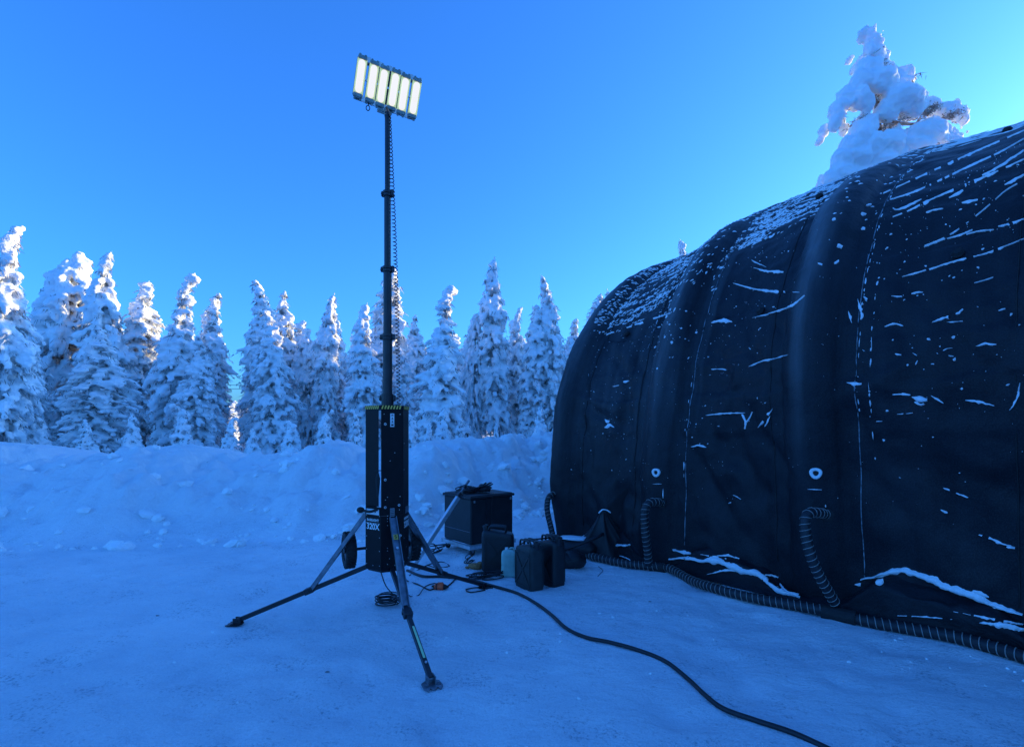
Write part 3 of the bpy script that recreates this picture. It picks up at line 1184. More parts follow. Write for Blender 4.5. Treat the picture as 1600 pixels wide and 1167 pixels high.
# coiled cable
hp = []
a = dpt(608, 184, 3.97)
b = dpt(623, 637, 3.95)
turns = 78
for k in range(turns * 8):
    f = k / (turns * 8)
    p = a.lerp(b, f)
    p.x += .012 * math.sin(math.pi * f)
    th = k / 8 * 2 * math.pi
    hp.append(p + Vector((math.cos(th) * .014, math.sin(th) * .014, 0)))
mb = MB()
mb.tube(hp, .0034, 5)
mb.build('coiled_cable', M['cable'], tower, smooth=True)
mb = MB()
mb.tube(smooth_path([dpt(609, 184, 3.96), dpt(607, 176, 3.95), dpt(604, 168, 3.98)], .02), .006, 6)
mb.build('cable_end', M['cable'], tower, smooth=True)

# lamp head
LC = dpt(606.5, 138.5, 3.97)
yaw, tilt, roll = R(22), R(14), R(7)
r0 = Vector((math.cos(yaw), math.sin(yaw), 0))
n0 = Vector((math.sin(yaw), -math.cos(yaw), 0))
u0 = Vector((0, 0, 1))
n_ = (n0 * math.cos(tilt) - u0 * math.sin(tilt))
u_ = (u0 * math.cos(tilt) + n0 * math.sin(tilt))
rx = r0 * math.cos(roll) - u_ * math.sin(roll)
uy = u_ * math.cos(roll) + r0 * math.sin(roll)
LR = Matrix((rx, n_, uy)).transposed()        # local x across, y outwards, z up the bars


def LP(x, y, z):
    return LC + LR @ Vector((x, y, z))


lh = MB()
for z in (-.130, .130):
    lh.box(LP(0, -.045, z), (.47, .018, .022), LR)
lh.box(LP(0.005, -.05, 0), (.05, .03, .30), LR, bev=.005)
lh.cyl(LP(0.005, -.05, -.1), mz + Vector((0, 0, 3.93)), .022, .024, 12)
lh.box(LP(0, -.02, -.165), (.11, .06, .022), LR, bev=.004)
head = lh.build('lamp_bracket', M['lamp_body'], tower)
BX = [-.212, -.122, -.044, .042, .120, .208]
for bi, bx in enumerate(BX):
    dz = (.006, .0, -.004, .0, -.004, .0)[bi]
    mb = MB()
    # shallow rounded housing with end caps
    mb.box(LP(bx, -.012, dz), (.076, .040, .272), LR, bev=.008)
    for sg in (-1, 1):
        mb.box(LP(bx, .002, dz + sg * .131), (.066, .034, .028), LR, bev=.004)
        mb.box(LP(bx - .02, -.005, dz + sg * .148), (.014, .026, .014), LR)
        mb.box(LP(bx + .02, -.005, dz + sg * .148), (.014, .026, .014), LR)
    hs = mb.build('lamp_bar', M['lamp_body'], tower)
    mb = MB()
    rings = []
    for k_, yy in ((1.0, .008), (.96, .018), (.6, .022)):
        ring = []
        rr_ = .0255 * k_
        hh = .115 - .0255
        for q in range(10):
            a = math.pi * q / 9
            ring.append(LP(bx + rr_ * math.cos(a), yy, dz + hh + rr_ * math.sin(a)))
        for q in range(10):
            a = math.pi + math.pi * q / 9
            ring.append(LP(bx + rr_ * math.cos(a), yy, dz - hh + rr_ * math.sin(a)))
        rings.append(ring)
    mb.loft(rings, False, True)
    mb.build('lit_lens', M['lamp'], hs, smooth=True)
    mb = MB()
    mb.box(LP(bx, .0065, dz), (.071, .004, .246), LR)
    mb.build('halo_reflector', M['glow'], hs)  # added plate: the lens halo on the housing, put in as emission
for x0 in (-.168, -.083, -.002, .077, .160):
    for z, hh in ((-.138, .034), (.138, .034), (0, .014)):
        mb = MB()
        mb.box(LP(x0, -.002, z), (.027, .018, hh), LR)
        mb.build('bar_clip', M['alu'], tower)
mb = MB()
mb.tube([LP(-.125 + .014 * math.cos(a), -.01, -.182 + .018 * math.sin(a)) for a in [2 * math.pi * k / 12 for k in range(13)]], .0035, 6)
mb.tube([LP(-.125, -.01, -.165), LP(-.125, -.01, -.14)], .004, 6)
mb.build('hook', M['steel'], tower)

# legs
FEET = {'left': (179, 1.17), 'front': (-63, 1.07), 'back': (53, 1.14)}
for nm, (ang, rad) in FEET.items():
    d = dirv(ang)
    s_ = dirv(ang + 90)
    foot = C0 + d * rad
    foot.z = gh(foot.x, foot.y) + .035
    hinge = C0 + d * (APO - .01) + Vector((0, 0, .455))
    mb = MB()
    mb.beam(hinge, foot, .030, .034, bev=.003)
    leg = mb.build('leg', M['steel'], tower)
    f = .46
    meet = hinge.lerp(foot, f)
    topz = C0 + d * (APO + .012) + Vector((0, 0, .845))
    mb = MB()
    dd = (meet - topz).normalized()
    nrm = s_.cross(dd).normalized()
    # folded channel: web and two flanges
    wd = .050
    mb.beam(topz, meet + nrm * .02, wd, .005, up=nrm)
    for sg in (-1, 1):
        mb.beam(topz + s_ * sg * (wd / 2 - .0015) - nrm * .013, meet + s_ * sg * (wd / 2 - .0015) + nrm * .007, .005, .030, up=nrm)
    mb.build('leg_strut', M['galv'], tower)
    mb = MB()
    mb.box(meet, (.062, .07, .045), Matrix((s_, (foot - hinge).normalized(), s_.cross((foot - hinge).normalized()))).transposed(), bev=.004)
    mb.cyl(meet - s_ * .038, meet + s_ * .038, .008, .008, 8)
    mb.build('leg_collar', M['steel'], tower)
    # foot: clawed plate
    mb = MB()
    zf = foot.z - .028
    outl = [(-.055, -.01), (-.058, .055), (-.035, .085), (-.022, .060), (-.008, .078), (.008, .078), (.022, .060), (.035, .085), (.058, .055), (.055, -.01), (.02, -.035), (-.02, -.035)]
    lo = [foot + s_ * x + d * y + Vector((0, 0, -.030 - max(0, y - .05) * .15)) for x, y in outl]
    hi = [p + Vector((0, 0, .008)) for p in lo]
    mb.loft([lo, hi], True, True)
    for sg in (-1, 1):
        mb.box(foot + s_ * sg * .021 + Vector((0, 0, -.005)), (.006, .06, .05), Matrix((s_, d, Vector((0, 0, 1)))).transposed())
    mb.cyl(foot - s_ * .03, foot + s_ * .03, .008, .008, 8)
    for sg in (-1, 1):
        mb.tube([foot + s_ * sg * .04 + d * .03 + Vector((0, 0, -.02)) + (s_ * math.cos(a) + d * math.sin(a)) * .012 for a in [2 * math.pi * k / 10 for k in range(11)]], .0025, 5)
    mb.build('foot_plate', M['galv'] if nm == 'front' else M['steel'], tower)
    if nm == 'front':
        leg_dir = (foot - hinge).normalized()
        up_ = s_.cross(leg_dir).normalized()
        if up_.z < 0:
            up_ = -up_
        a = hinge.lerp(foot, .60) + up_ * .0195
        b = hinge.lerp(foot, .86) + up_ * .0195
        mb = MB()
        mb.beam(a, b, .014, .002, up=up_)
        mb.build('reflective_strip', M['strip'], tower)
        mb = MB()
        c = hinge.lerp(foot, .895) + up_ * .018
        mb.cyl(c, c + up_ * .006, .008, .008, 10)
        mb.build('leg_button', M['alu'], tower)
        # yellow tag and small round sticker on the strut
        fr = -nrm if nrm.dot(CAMP - meet) < 0 else nrm
        q = topz.lerp(meet, .22) + fr * .004
        mb = MB()
        mb.beam(q - dd * .02, q + dd * .02, .036, .002, up=fr)
        mb.build('yellow_tag', M['yellow'], tower)
        STAG = (q + fr * .0022, s_, dd, fr)
        q = topz.lerp(meet, .34) + fr * .004
        mb = MB()
        mb.cyl(q, q + fr * .002, .010, .010, 12)
        mb.build('round_sticker', M['alu'], tower)


def text_part(body_, origin, right, up, size, material, name, parent):
    cu = bpy.data.curves.new('t', 'FONT')
    cu.body = body_
    cu.size = size
    cu.align_x = 'CENTER'
    cu.align_y = 'CENTER'
    cu.extrude = .0004
    cu.offset = size * .02
    ob = bpy.data.objects.new('t', cu)
    col.objects.link(ob)
    me = bpy.data.meshes.new_from_object(ob.evaluated_get(bpy.context.evaluated_depsgraph_get()))
    bpy.data.objects.remove(ob)
    z_ = right.cross(up).normalized()
    rot = Matrix((right, up, z_)).transposed().to_4x4()
    rot.translation = origin - parent_loc(parent)
    me.transform(rot)
    me.materials.clear()
    me.materials.append(material)
    o = bpy.data.objects.new(name, me)
    col.objects.link(o)
    o.parent = parent
    return o


UP = Vector((0, 0, 1))
q, s_, dd, fr = STAG
rgt = s_ if s_.x > 0 else -s_
text_part('S', q, rgt, -dd, .036, M['black'], 'tag_letter', tower)
for fn, k in ((-123, 1.0), (-3, .8)):
    n_ = dirv(fn)
    t_ = dirv(fn + 90)
    o_ = C0 + n_ * (APO + .0035)
    text_part('320X', o_ + UP * .775, t_, UP, .062, M['white'], 'model_lettering', tower)
    text_part('BASELIGHT', o_ + UP * .825, t_, UP, .026, M['white'], 'brand_lettering', tower)
    mb = MB()
    mb.box(o_ + UP * .803, (.15, .001, .002), Matrix((t_, n_, UP)).transposed())
    mb.build('lettering_rule', M['white'], tower)


def plate(fn, z, wd, ht, m, off=.0, name='sticker'):
    n_ = dirv(fn)
    t_ = dirv(fn + 90)
    mb = MB()
    mb.box(C0 + n_ * (APO + .0045) + t_ * off + UP * z, (wd, .003, ht), Matrix((t_, n_, UP)).transposed())
    return mb.build(name, M[m], tower)


plate(-123, .888, .135, .042, 'white')
plate(-123, .888, .0, .0, 'black') if False else None
for dx in (-.045, .03):
    n_ = dirv(-123)
    t_ = dirv(-33)
    mb = MB()
    mb.cyl(C0 + n_ * (APO + .0055) + t_ * dx + UP * .888, C0 + n_ * (APO + .008) + t_ * dx + UP * .888, .006, .006, 8)
    mb.build('sticker_mark', M['black'], tower)
plate(-3, .888, .07, .05, 'galv')
st = plate(-63, 1.575, .030, .100, 'white')
n_, t_ = dirv(-63), dirv(27)
for k in range(4):
    zc = 1.612 - k * .0245
    mb = MB()
    b_ = C0 + n_ * (APO + .0072) + UP * zc
    rot = Matrix((t_, n_, UP)).transposed()
    if k == 0:
        mb.box(b_ + UP * .004, (.018, .001, .003), rot)
        mb.box(b_ - UP * .004, (.018, .001, .003), rot)
        mb.box(b_, (.003, .001, .012), rot)
    elif k == 3:
        mb.box(b_, (.018, .001, .012), rot)
    else:
        mb.box(b_, (.004, .001, .015), rot)
        mb.box(b_ - UP * .006, (.018, .001, .003), rot)
        mb.box(b_ + UP * .006, (.010, .001, .003), rot)
    mb.build('sticker_mark', M['black'], st)
plate(-63, .885, .034, .062, 'galv', name='warning_plate')
for k in range(4):
    mb = MB()
    mb.box(C0 + n_ * (APO + .0072) + UP * (.905 - k * .013), (.026, .001, .0035), Matrix((t_, n_, UP)).transposed())
    mb.build('plate_line', M['black'], tower)

# round screw rosettes and rivets
for off, z in ((-.052, 1.545), (-.052, 1.13), (-.052, .925), (.052, .935), (.062, .705)):
    c = C0 + n_ * (APO + .001) + t_ * off + UP * z
    mb = MB()
    mb.cyl(c, c + n_ * .004, .010, .009, 14)
    rv = mb.build('rosette', M['alu'], tower)
    mb = MB()
    mb.cyl(c + n_ * .004, c + n_ * .0055, .0045, .0045, 8)
    mb.build('screw', M['black'], rv)
mb = MB()
for fn, pts in ((-63, [(-.06, 1.62), (.06, 1.62), (.02, 1.33), (-.015, 1.27), (.06, 1.0), (-.05, .98), (-.035, 1.0), (.055, .90), (-.035, .86), (-.035, .84), (-.035, .82), (-.035, .79), (-.035, .62), (-.035, .60), (-.02, .54), (-.035, .50), (.02, .485), (.06, .49), (.06, .62), (.06, .56)]),
                (-123, [(-.07, .70), (.07, .70), (-.07, .60), (.07, .60), (-.07, .49), (0, .485), (.07, .49), (-.07, .86), (.07, .86)]),
                (-3, [(-.06, .68), (.0, .6), (.06, .5), (-.06, 1.4), (-.06, 1.2), (-.06, .5)])):
    nn, tt = dirv(fn), dirv(fn + 90)
    for off, z in pts:
        c = C0 + nn * (APO + .0005) + tt * off + UP * z
        mb.cyl(c, c + nn * .003, .0036, .003, 6)
rv = mb.build('rivets', M['alu'], tower)
# brake lever and its knob, latch in the slit, wheel brackets
mb = MB()
e0 = C0 + dirv(-123) * (APO + .03) + dirv(-33) * .08 + UP * .915
e1 = C0 + dirv(-123) * (APO + .03) - dirv(-33) * .075 + UP * .895
mb.tube(smooth_path([e0, e0.lerp(e1, .5) + Vector((0, -.02, -.01)), e1, e1 + Vector((-.02, 0, .005))], .02), .010, 8)
mb.lump(e1 + Vector((-.02, 0, .004)), (.030, .024, .024))
mb.build('brake_lever', M['rubber'], tower, smooth=True)
mb = MB()
e = C0 + dirv(-123) * (APO + .012) + dirv(-33) * (SIDE / 2 - .02)
mb.tube([e + UP * 1.18, e + UP * 1.14, e + UP * 1.08, e + UP * 1.0], [.008, .018, .014, .006], 8)
mb.box(e + UP * 1.2, (.05, .01, .006), bev=.001)
mb.build('latch', M['rubber'], tower)
# wheels
WA, WB_ = Vector((-1.305, 4.10, .543)), Vector((-.845, 4.34, .543))
axd = (WB_ - WA).normalized()
mb = MB()
mb.cyl(WA, WB_, .012, .012, 10)
for f in (.28, .72):
    p = WA.lerp(WB_, f)
    mb.beam(p, p + Vector((.05, -.12, .10)), .012, .05)
mb.build('axle', M['steel'], tower)
for wc in (WA, WB_):
    fwd = axd.cross(UP).normalized()
    mb = MB()
    prof = [(.085, -.034), (.118, -.042), (.134, -.034), (.140, -.018), (.141, 0), (.140, .018), (.134, .034), (.118, .042), (.085, .034), (.080, 0)]
    SEG = 32
    rings = []
    for k in range(SEG):
        a = 2 * math.pi * k / SEG
        rd = fwd * math.cos(a) + UP * math.sin(a)
        rings.append([wc + rd * r_ + axd * w_ for r_, w_ in prof])
    rings.append(rings[0])
    mb.loft(rings)
    # knobbly tread
    for k in range(26):
        a = 2 * math.pi * k / 26
        for w_, da in ((-.027, 0), (.0, .12), (.027, 0)):
            rd = fwd * math.cos(a + da) + UP * math.sin(a + da)
            tg = -fwd * math.sin(a + da) + UP * math.cos(a + da)
            sk = (axd + tg * (.5 if w_ < 0 else -.5)).normalized()
            mb.box(wc + rd * .142 + axd * w_, (.020, .013, .010), Matrix((sk, tg, rd)).transposed())
    tyre = mb.build('wheel', M['rubber'], tower)
    mb = MB()
    mb.cyl(wc - axd * .028, wc + axd * .028, .082, .082, 20)
    mb.cyl(wc - axd * .040, wc + axd * .040, .025, .025, 12)
    mb.build('rim', M['steel'], tyre)


# ------------------------------------------------------------------ cables
def cable(name, pts, r, label, cat='cable', material='cable', group=None, step=.03, seg=8):
    mb = MB()
    P = smooth_path(pts, step)
    mb.tube(P, r, seg)
    o = mb.build(name, M[material], None, smooth=True, origin=P[0].copy())
    return tag(o, label, cat, group)


def gc(lst, r):
    return [G(x, y, r) for x, y in lst]


cable('power_cable', gc([(636, 890), (660, 900), (690, 901), (720, 903), (745, 908), (775, 916), (808, 926), (838, 943), (862, 962), (885, 982), (915, 996), (955, 1005), (1000, 1016), (1040, 1032), (1075, 1057),
                         (1100, 1083), (1130, 1105), (1180, 1124), (1240, 1144), (1310, 1172), (1400, 1215)], .0135), .0135,
      'thick dark power cable snaking across the open snow towards the camera', step=.02, seg=10)
cable('thin_cable', [dpt(595, 893, 3.9), dpt(603, 915, 3.9), dpt(618, 932, 3.98)] + gc([(628, 942), (622, 934)], .006), .0045,
      'thin cable dropping from the tower base to the coil on the snow')
cp = gpt(605, 945)
lp = []
rn = random.Random(4)
for k in range(150):
    a = k * .32
    rr = .085 + .018 * math.sin(k * .21) + .006 * rn.random()
    lp.append(Vector((cp.x + rr * math.cos(a) * 1.0, cp.y + rr * math.sin(a) * .8 + .012 * math.sin(k * .1), gh(cp.x, cp.y) + .008 + .0005 * k)))
lp += [Vector((cp.x + .10, cp.y + .05, .08)), dpt(620, 912, 4.0), dpt(622, 895, 3.97)]
cable('cable_coil', lp, .0048, 'small black cable coil on the snow under the tower', 'cable coil', step=.02, seg=6)
cable('thin_cable', gc([(590 + 4, 938), (590, 932), (600, 925), (618, 926), (630, 934)], .006), .0045, 'open loop of thin cable lying behind the small coil under the tower')
cable('thin_cable', [dpt(632, 900, 3.98)] + gc([(637, 908), (652, 914), (672, 917), (682, 914)], .008), .007, 'cable from the tower to the orange connector')
cable('thin_cable', [dpt(630, 920, 4.1)] + gc([(642, 928), (654, 926), (664, 916), (678, 911), (684, 912)], .006), .0045, 'thinner cable curving under to the orange connector')
cable('thin_cable', gc([(697, 915), (706, 910), (711, 904), (716, 903)], .008), .007, 'short cable leaving the right end of the orange connector')
pc = G(688, 913, .028)
ax = Vector((1, -.15, 0)).normalized()
cn = empty('cable_connector', G(688, 913, 0), 'orange and black plug connector on the snow beside the tower', 'connector')
mb = MB()
mb.tube([pc - ax * .055, pc - ax * .045, pc - ax * .01, pc + ax * .005, pc + ax * .03, pc + ax * .034], [.022, .030, .031, .034, .034, .026], 14)
mb.box(pc + Vector((0, 0, .03)), (.05, .03, .02), bev=.004)
mb.build('plug_body', M['orange'], cn, smooth=False)
mb = MB()
mb.tube([pc - ax * .036, pc - ax * .026], [.033, .033], 14)
mb.tube([pc + ax * .033, pc + ax * .045, pc + ax * .08], [.026, .024, .009], 12)
mb.tube([pc - ax * .054, pc - ax * .085], [.018, .008], 12)
mb.build('plug_collar', M['rubber'], cn)

# tangles
def tangle(name, c, rx_, ry_, h, n_, r, seed, label, cat='cable tangle'):
    rn = random.Random(seed)
    pts = []
    k = 0
    while k < n_:
        cx, cy, rr = rn.uniform(-.35, .35), rn.uniform(-.3, .3), rn.uniform(.35, .75)
        z0_ = rn.random()
        a0 = rn.uniform(0, 6.28)
        for q in range(9):
            a = a0 + q * .75
            pts.append(Vector((c.x + rx_ * (cx + rr * math.cos(a) * rn.uniform(.9, 1.1)), c.y + ry_ * (cy + rr * math.sin(a)), c.z + r + h * max(0, z0_ + .25 * math.sin(a * 1.3)))))
            k += 1
    return cable(name, pts, r, label, cat, step=.02, seg=6)


tg1 = tangle('cable_tangle', gpt(757, 902), .22, .12, .05, 70, .006, 2, 'dark cable tangle on the snow in front of the black jerry can')
tangle('cable_tangle', gpt(684, 862), .17, .16, .07, 30, .007, 5, 'bundle of dark cables left of the box cart wheels')
tangle('cable_tangle', gpt(733, 878), .10, .12, .07, 26, .005, 9, 'thin looped cables under the front corner of the box cart')
cable('thin_cable', gc([(640, 898), (655, 885), (672, 878), (690, 874), (702, 879), (696, 883), (680, 883), (668, 879)], .006), .006, 'cable looping on the snow behind the right rear tower leg')
cable('thin_cable', gc([(812, 838 + 12), (828, 842), (845, 840), (862, 838)], .01), .010, 'cable running on the snow behind the jerry cans to the tent')
cable('thin_cable', gc([(935, 882), (942, 888), (938, 893), (934, 897)], .004), .003, 'short thin wire bent on the snow near the tent corner')
cable('thin_cable', gc([(770, 918), (745, 917), (728, 921), (735, 925), (758, 921)], .006), .006, 'flat cable loop at the foot of the rear tower leg')

# ------------------------------------------------------------------ box on its cart
fc = Vector((-.49, 6.06, 0))
e1 = Vector((-.39, .47, 0)).normalized()
e2 = Vector((e1.y, -e1.x, 0))
if e2.x < 0:
    e2 = -e2
WL, WR = .61, .67
cart = empty('box_cart', fc + e1 * WL / 2 + e2 * WR / 2, 'low pale castor frame under the big black box', 'cart')
ROTB = Matrix((e2, e1, UP)).transposed()


def BP(a, b, z):
    """a along the right face, b along the left face"""
    return fc + e2 * a + e1 * b + UP * z


mb = MB()
zt = .105
for a0, b0_, a1, b1_ in ((-.02, -.0, WR + .02, 0), (-.02, WL, WR + .02, WL)):
    mb.beam(BP(a0, b0_, zt), BP(a1, b1_, zt), .03, .045)
for a in (0.0, WR / 2, WR):
    mb.beam(BP(a, .016, zt), BP(a, WL - .016, zt), .03, .043)
mb.build('frame', M['alu'], cart)
for a, b in ((.04, .04), (WR - .04, .04), (.04, WL - .04), (WR - .04, WL - .04)):
    mb = MB()
    mb.cyl(BP(a, b, .082), BP(a, b, .070), .03, .03, 10)
    for sg in (-1, 1):
        mb.beam(BP(a, b, .075) + e1 * sg * .018, BP(a + .01, b, .035) + e1 * sg * .018, .03, .003, up=(e1.x, e1.y, 0))
    cs = mb.build('castor', M['galv'], cart)
    mb = MB()
    mb.cyl(BP(a + .01, b, .035) - e1 * .012, BP(a + .01, b, .035) + e1 * .012, .033, .033, 14)
    mb.build('wheel', M['rubber'], cs)
bx = empty('black_box', BP(WR / 2, WL / 2, .13), 'big square black equipment box with lid on the castor frame', 'box')
mb = MB()
mb.box(BP(WR / 2, WL / 2, .405), (WR - .02, WL - .02, .545), ROTB, bev=.012)
shell = mb.build('shell', M['box'], bx)
mb = MB()
mb.box(BP(WR / 2, WL / 2, .690), (WR + .012, WL + .012, .030), ROTB, bev=.006)
mb.box(BP(WR / 2, WL / 2, .709), (WR - .03, WL - .03, .012), ROTB, bev=.004)
lid = mb.build('lid', M['box'], bx)
mb = MB()
mb.box(BP(.009, WL / 2, .285), (.003, WL - .06, .004), ROTB)
mb.build('trim_line', M['galv'], bx)
mb = MB()
mb.box(BP(WR * .36, .008, .42), (.012, .004, .5), ROTB)
mb.build('seam', M['steel'], bx)
for a, b in ((WR - .05, .006), (.06, .006)):
    mb = MB()
    mb.box(BP(a, b, .645), (.02, .008, .03), ROTB)
    mb.build('latch', M['alu'], bx)
ct = BP(WR * .30, WL * .55, .716)
tangle('cable_tangle', ct, .19, .20, .06, 130, .007, 12, 'dark cable tangle heaped on the lid of the black box')
ct2 = BP(WR * .55, WL * .35, .722)
tangle('cable_tangle', ct2, .10, .09, .09, 110, .008, 21, 'tight knot of dark cable on the black box lid, right of the silver pole')
cable('thin_cable', [BP(WR * .62, .1, .722), BP(WR * .5, -.002, .73), BP(WR * .46, -.012, .6), BP(WR * .45, -.012, .35)], .004, 'thin cord hanging down the front of the black box')

# silver pole leaning on the box
pt, pb = dpt(733, 750, 5.95), gpt(641, 891)
pb.z = .0
pole = empty('silver_pole', pb.copy(), 'silver square pole leaning from the snow onto the black box', 'pole')
mb = MB()
dd = (pt - pb)
mb.beam(pb, pb + dd * .80, .048, .048, bev=.004)
mb.build('tube', M['alu'], pole)
mb = MB()
mb.beam(pb + dd * .79, pt, .024, .024, bev=.003)
mb.build('inner_tube', M['galv'], pole)
mb = MB()
q = pb + dd * .82
mb.beam(q - dd * .02, q + dd * .03, .065, .06, bev=.006)
mb.cyl(q + Vector((.02, -.03, 0)), q + Vector((.06, -.05, -.03)), .008, .01, 8)
q = pb + dd * .92
mb.beam(q - dd * .015, q + dd * .02, .045, .04, bev=.005)
mb.cyl(q, q + Vector((.05, -.02, -.02)), .007, .009, 8)
mb.build('clamp', M['steel'], pole)


# ------------------------------------------------------------------ jerry cans
def rrect(hx, hy, r, n_=4):
    o = []
    for cx, cy, a0 in ((hx - r, hy - r, 0), (-hx + r, hy - r, 90), (-hx + r, -hy + r, 180), (hx - r, -hy + r, 270)):
        for k in range(n_ + 1):
            a = R(a0 + 90 * k / n_)
            o.append((cx + r * math.cos(a), cy + r * math.sin(a)))
    return o


def jerry(loc, yaw_, mt, label, L=.33, W=.158, H=.43, mirror=1, group='jerry cans in front of the tent'):
    root = empty('jerry_can', loc, label, 'jerry can', group)
    ca, sa = math.cos(yaw_), math.sin(yaw_)

    def T(x, y, z):
        x *= mirror
        return Vector((loc.x + x * ca - y * sa, loc.y + x * sa + y * ca, loc.z + z))
    mb = MB()
    rings = []
    for z, k, cut in ((0, .86, 0), (.012, .96, 0), (.03, 1, 0), (.13, 1.0, 0), (.2, .985, 0), (.3, 1.0, 0), (H - .07, 1, 0), (H - .035, .985, .0), (H - .012, .94, .0), (H, .86, .0)):
        ring = []
        for x, y in rrect(L / 2, W / 2, .035):
            ring.append(T(x * k, y * (k if k < .99 else 1), z + (-(max(0, -x) * .22) if z > H - .08 else 0)))
        rings.append(ring)
    mb.loft(rings, True, True)
    b_ = mb.build('body', M[mt], root, smooth=True)
    mb = MB()
    for sg in (-1, 1):
        y = sg * (W / 2 + .001)
        for (x0, z0, x1, z1) in ((-.11, .07, .11, .34), (-.11, .34, .11, .07)):
            mb.beam(T(x0, y, z0), T(x1, y, z1), .020, .008, up=T(0, sg, 0) - T(0, 0, 0))
        for (x0, z0, x1, z1) in ((-.125, .05, .125, .05), (-.125, .36, .125, .36), (-.125, .05, -.125, .36), (.125, .05, .125, .36)):
            mb.beam(T(x0, y, z0), T(x1, y, z1), .012, .006, up=T(0, sg, 0) - T(0, 0, 0))
    mb.build('stamped_ribs', M[mt], root)
    for yy in (-.045, 0, .045):
        mb = MB()
        mb.tube(smooth_path([T(-.09, yy, H - .02), T(-.085, yy, H + .022), T(-.06, yy, H + .036), T(.06, yy, H + .040), T(.09, yy, H + .028), T(.10, yy, H - .01)], .02), .010, 8)
        mb.build('handle', M[mt], root, smooth=True)
    mb = MB()
    mb.cyl(T(.125, 0, H - .03), T(.135, 0, H + .03), .030, .028, 14)
    mb.cyl(T(.135, 0, H + .028), T(.138, 0, H + .045), .034, .032, 14)
    mb.box(T(.13, 0, H + .048), (.03, .05, .008), bev=.002)
    mb.build('cap', M['steel'], root)
    return root


def on_g(x, y):
    return Vector((x, y, gh(x, y)))


jerry(on_g(.165, 4.93), R(-59), 'can', 'greyish green jerry can with its corner nearest the camera', L=.30, W=.155, H=.435)
jerry(on_g(.385, 5.07), R(-59), 'can2', 'darker blue-black jerry can right beside the tent corner', L=.30, W=.15, H=.445)
jerry(on_g(-.15, 5.50), R(-6), 'can2', 'black jerry can behind, between cable tangle and white jug', L=.34, W=.17, H=.44, mirror=-1)
# white jug
jl = on_g(-.035, 5.28)
jug = empty('jug', jl, 'small milky white plastic jug wedged between the jerry cans', 'jug')
mb = MB()
rings = []
for z, k in ((0, .85), (.01, .97), (.03, 1), (.10, 1), (.115, .95), (.13, 1), (.22, 1), (.25, .93), (.268, .62), (.275, .35)):
    rings.append([Vector((jl.x + x * k, jl.y + y * k, jl.z + z)) for x, y in rrect(.075, .055, .025)])
mb.loft(rings, True, True)
mb.build('body', M['jug'], jug, smooth=True)
mb = MB()
mb.cyl(jl + Vector((-.02, 0, .268)), jl + Vector((-.02, 0, .295)), .017, .017, 12)
mb.build('cap', M['white'], jug)
mb = MB()
mb.tube(smooth_path([jl + Vector((.0, 0, .262)), jl + Vector((.02, 0, .29)), jl + Vector((.055, 0, .285)), jl + Vector((.065, 0, .24))], .01), .008, 8)
mb.build('handle', M['jug'], jug, smooth=True)
# tan bundle
tp = on_g(-.40, 5.55)
mb = MB()
mb.lump(tp + Vector((0, 0, .03)), (.075, .04, .035), jit=.3)
mb.lump(tp + Vector((.05, .02, .035)), (.04, .035, .04), jit=.3)
mb.lump(tp + Vector((-.08, -.01, .02)), (.03, .018, .016), jit=.3)
o = mb.build('rag', M['tan'], None, smooth=True, origin=tp)
tag(o, 'crumpled tan brown rag beside the black jerry can', 'rag')
# black fabric roll at the tent corner
ra, rb = gpt(874, 893), gpt(915, 890)
roll_ = empty('sandbag', (ra + rb) / 2, 'rounded black bag lying against the tent corner right of the jerry cans', 'bag')
mb = MB()
P = []
RR = []
for k in range(15):
    f = k / 14
    p = ra.lerp(rb, f) + Vector((0, .12, .088 + .01 * math.sin(k)))
    P.append(p)
    RR.append(.10 * math.sin(math.pi * (.07 + .86 * f)) ** .35)
mb.tube(P, RR, 16)
mb.v = [(x, y + .008 * N3(x * 20, z * 20), z * .95 + .006 * N3(x * 25, y * 25)) for x, y, z in mb.v]
mb.build('bag_body', M['box'], roll_, smooth=True)
mb = MB()
mb.tube([P[4] + Vector((0, -.09, .03)), P[10] + Vector((0, -.09, .035))], .006, 6)
mb.build('strap', M['steel'], roll_)
sb = empty('sandbag', gpt(905, 868), 'flat black folded bag behind the rounded bag, snow on its top', 'bag')
mb = MB()
cc = gpt(900, 872)
mb.box(cc + Vector((.02, .12, .11)), (.52, .34, .20), Matrix.Rotation(R(-20), 3, 'Z'), bev=.07)
mb.build('bag_body', M['box'], sb, smooth=True)
mb = MB()
mb.lump(cc + Vector((.0, .10, .215)), (.20, .11, .022), Matrix.Rotation(R(-20), 3, 'Z'), jit=.3)
mb.build('snow_cap', M['patch'], sb, smooth=True)
# hose end lying over the bag
cable('dark_hose', [dpt(868, 862, 5.7), dpt(890, 856, 5.75), dpt(915, 846, 5.8), dpt(935, 838, 5.85), dpt(942, 834, 5.9)], .02, 'thick dark hose lying over the black bag by the tent corner', 'hose')

# little dark chips on the snow
chips = [(246, 957), (1015, 940), (511, 1048), (283, 958), (196, 946), (1012, 938)]
for k, (px, py) in enumerate(chips[:3]):
    p = gpt(px, py)
    p.z = gh(p.x, p.y)
    mb = MB()
    mb.lump(p + Vector((0, 0, .004)), (.012, .008, .006), jit=.6, tmpl=ICO0)
    mb.lump(p + Vector((.012, 0, .003)), (.006, .005, .004), jit=.6, tmpl=ICO0)
    o = mb.build('bark_chip', M['bark'], None, origin=p)
    tag(o, ['dark bark chip alone on the snow at far left', 'dark chip on the snow near the ribbed hose', 'dark chip on the snow between the left and front tower feet'][k], 'chip')


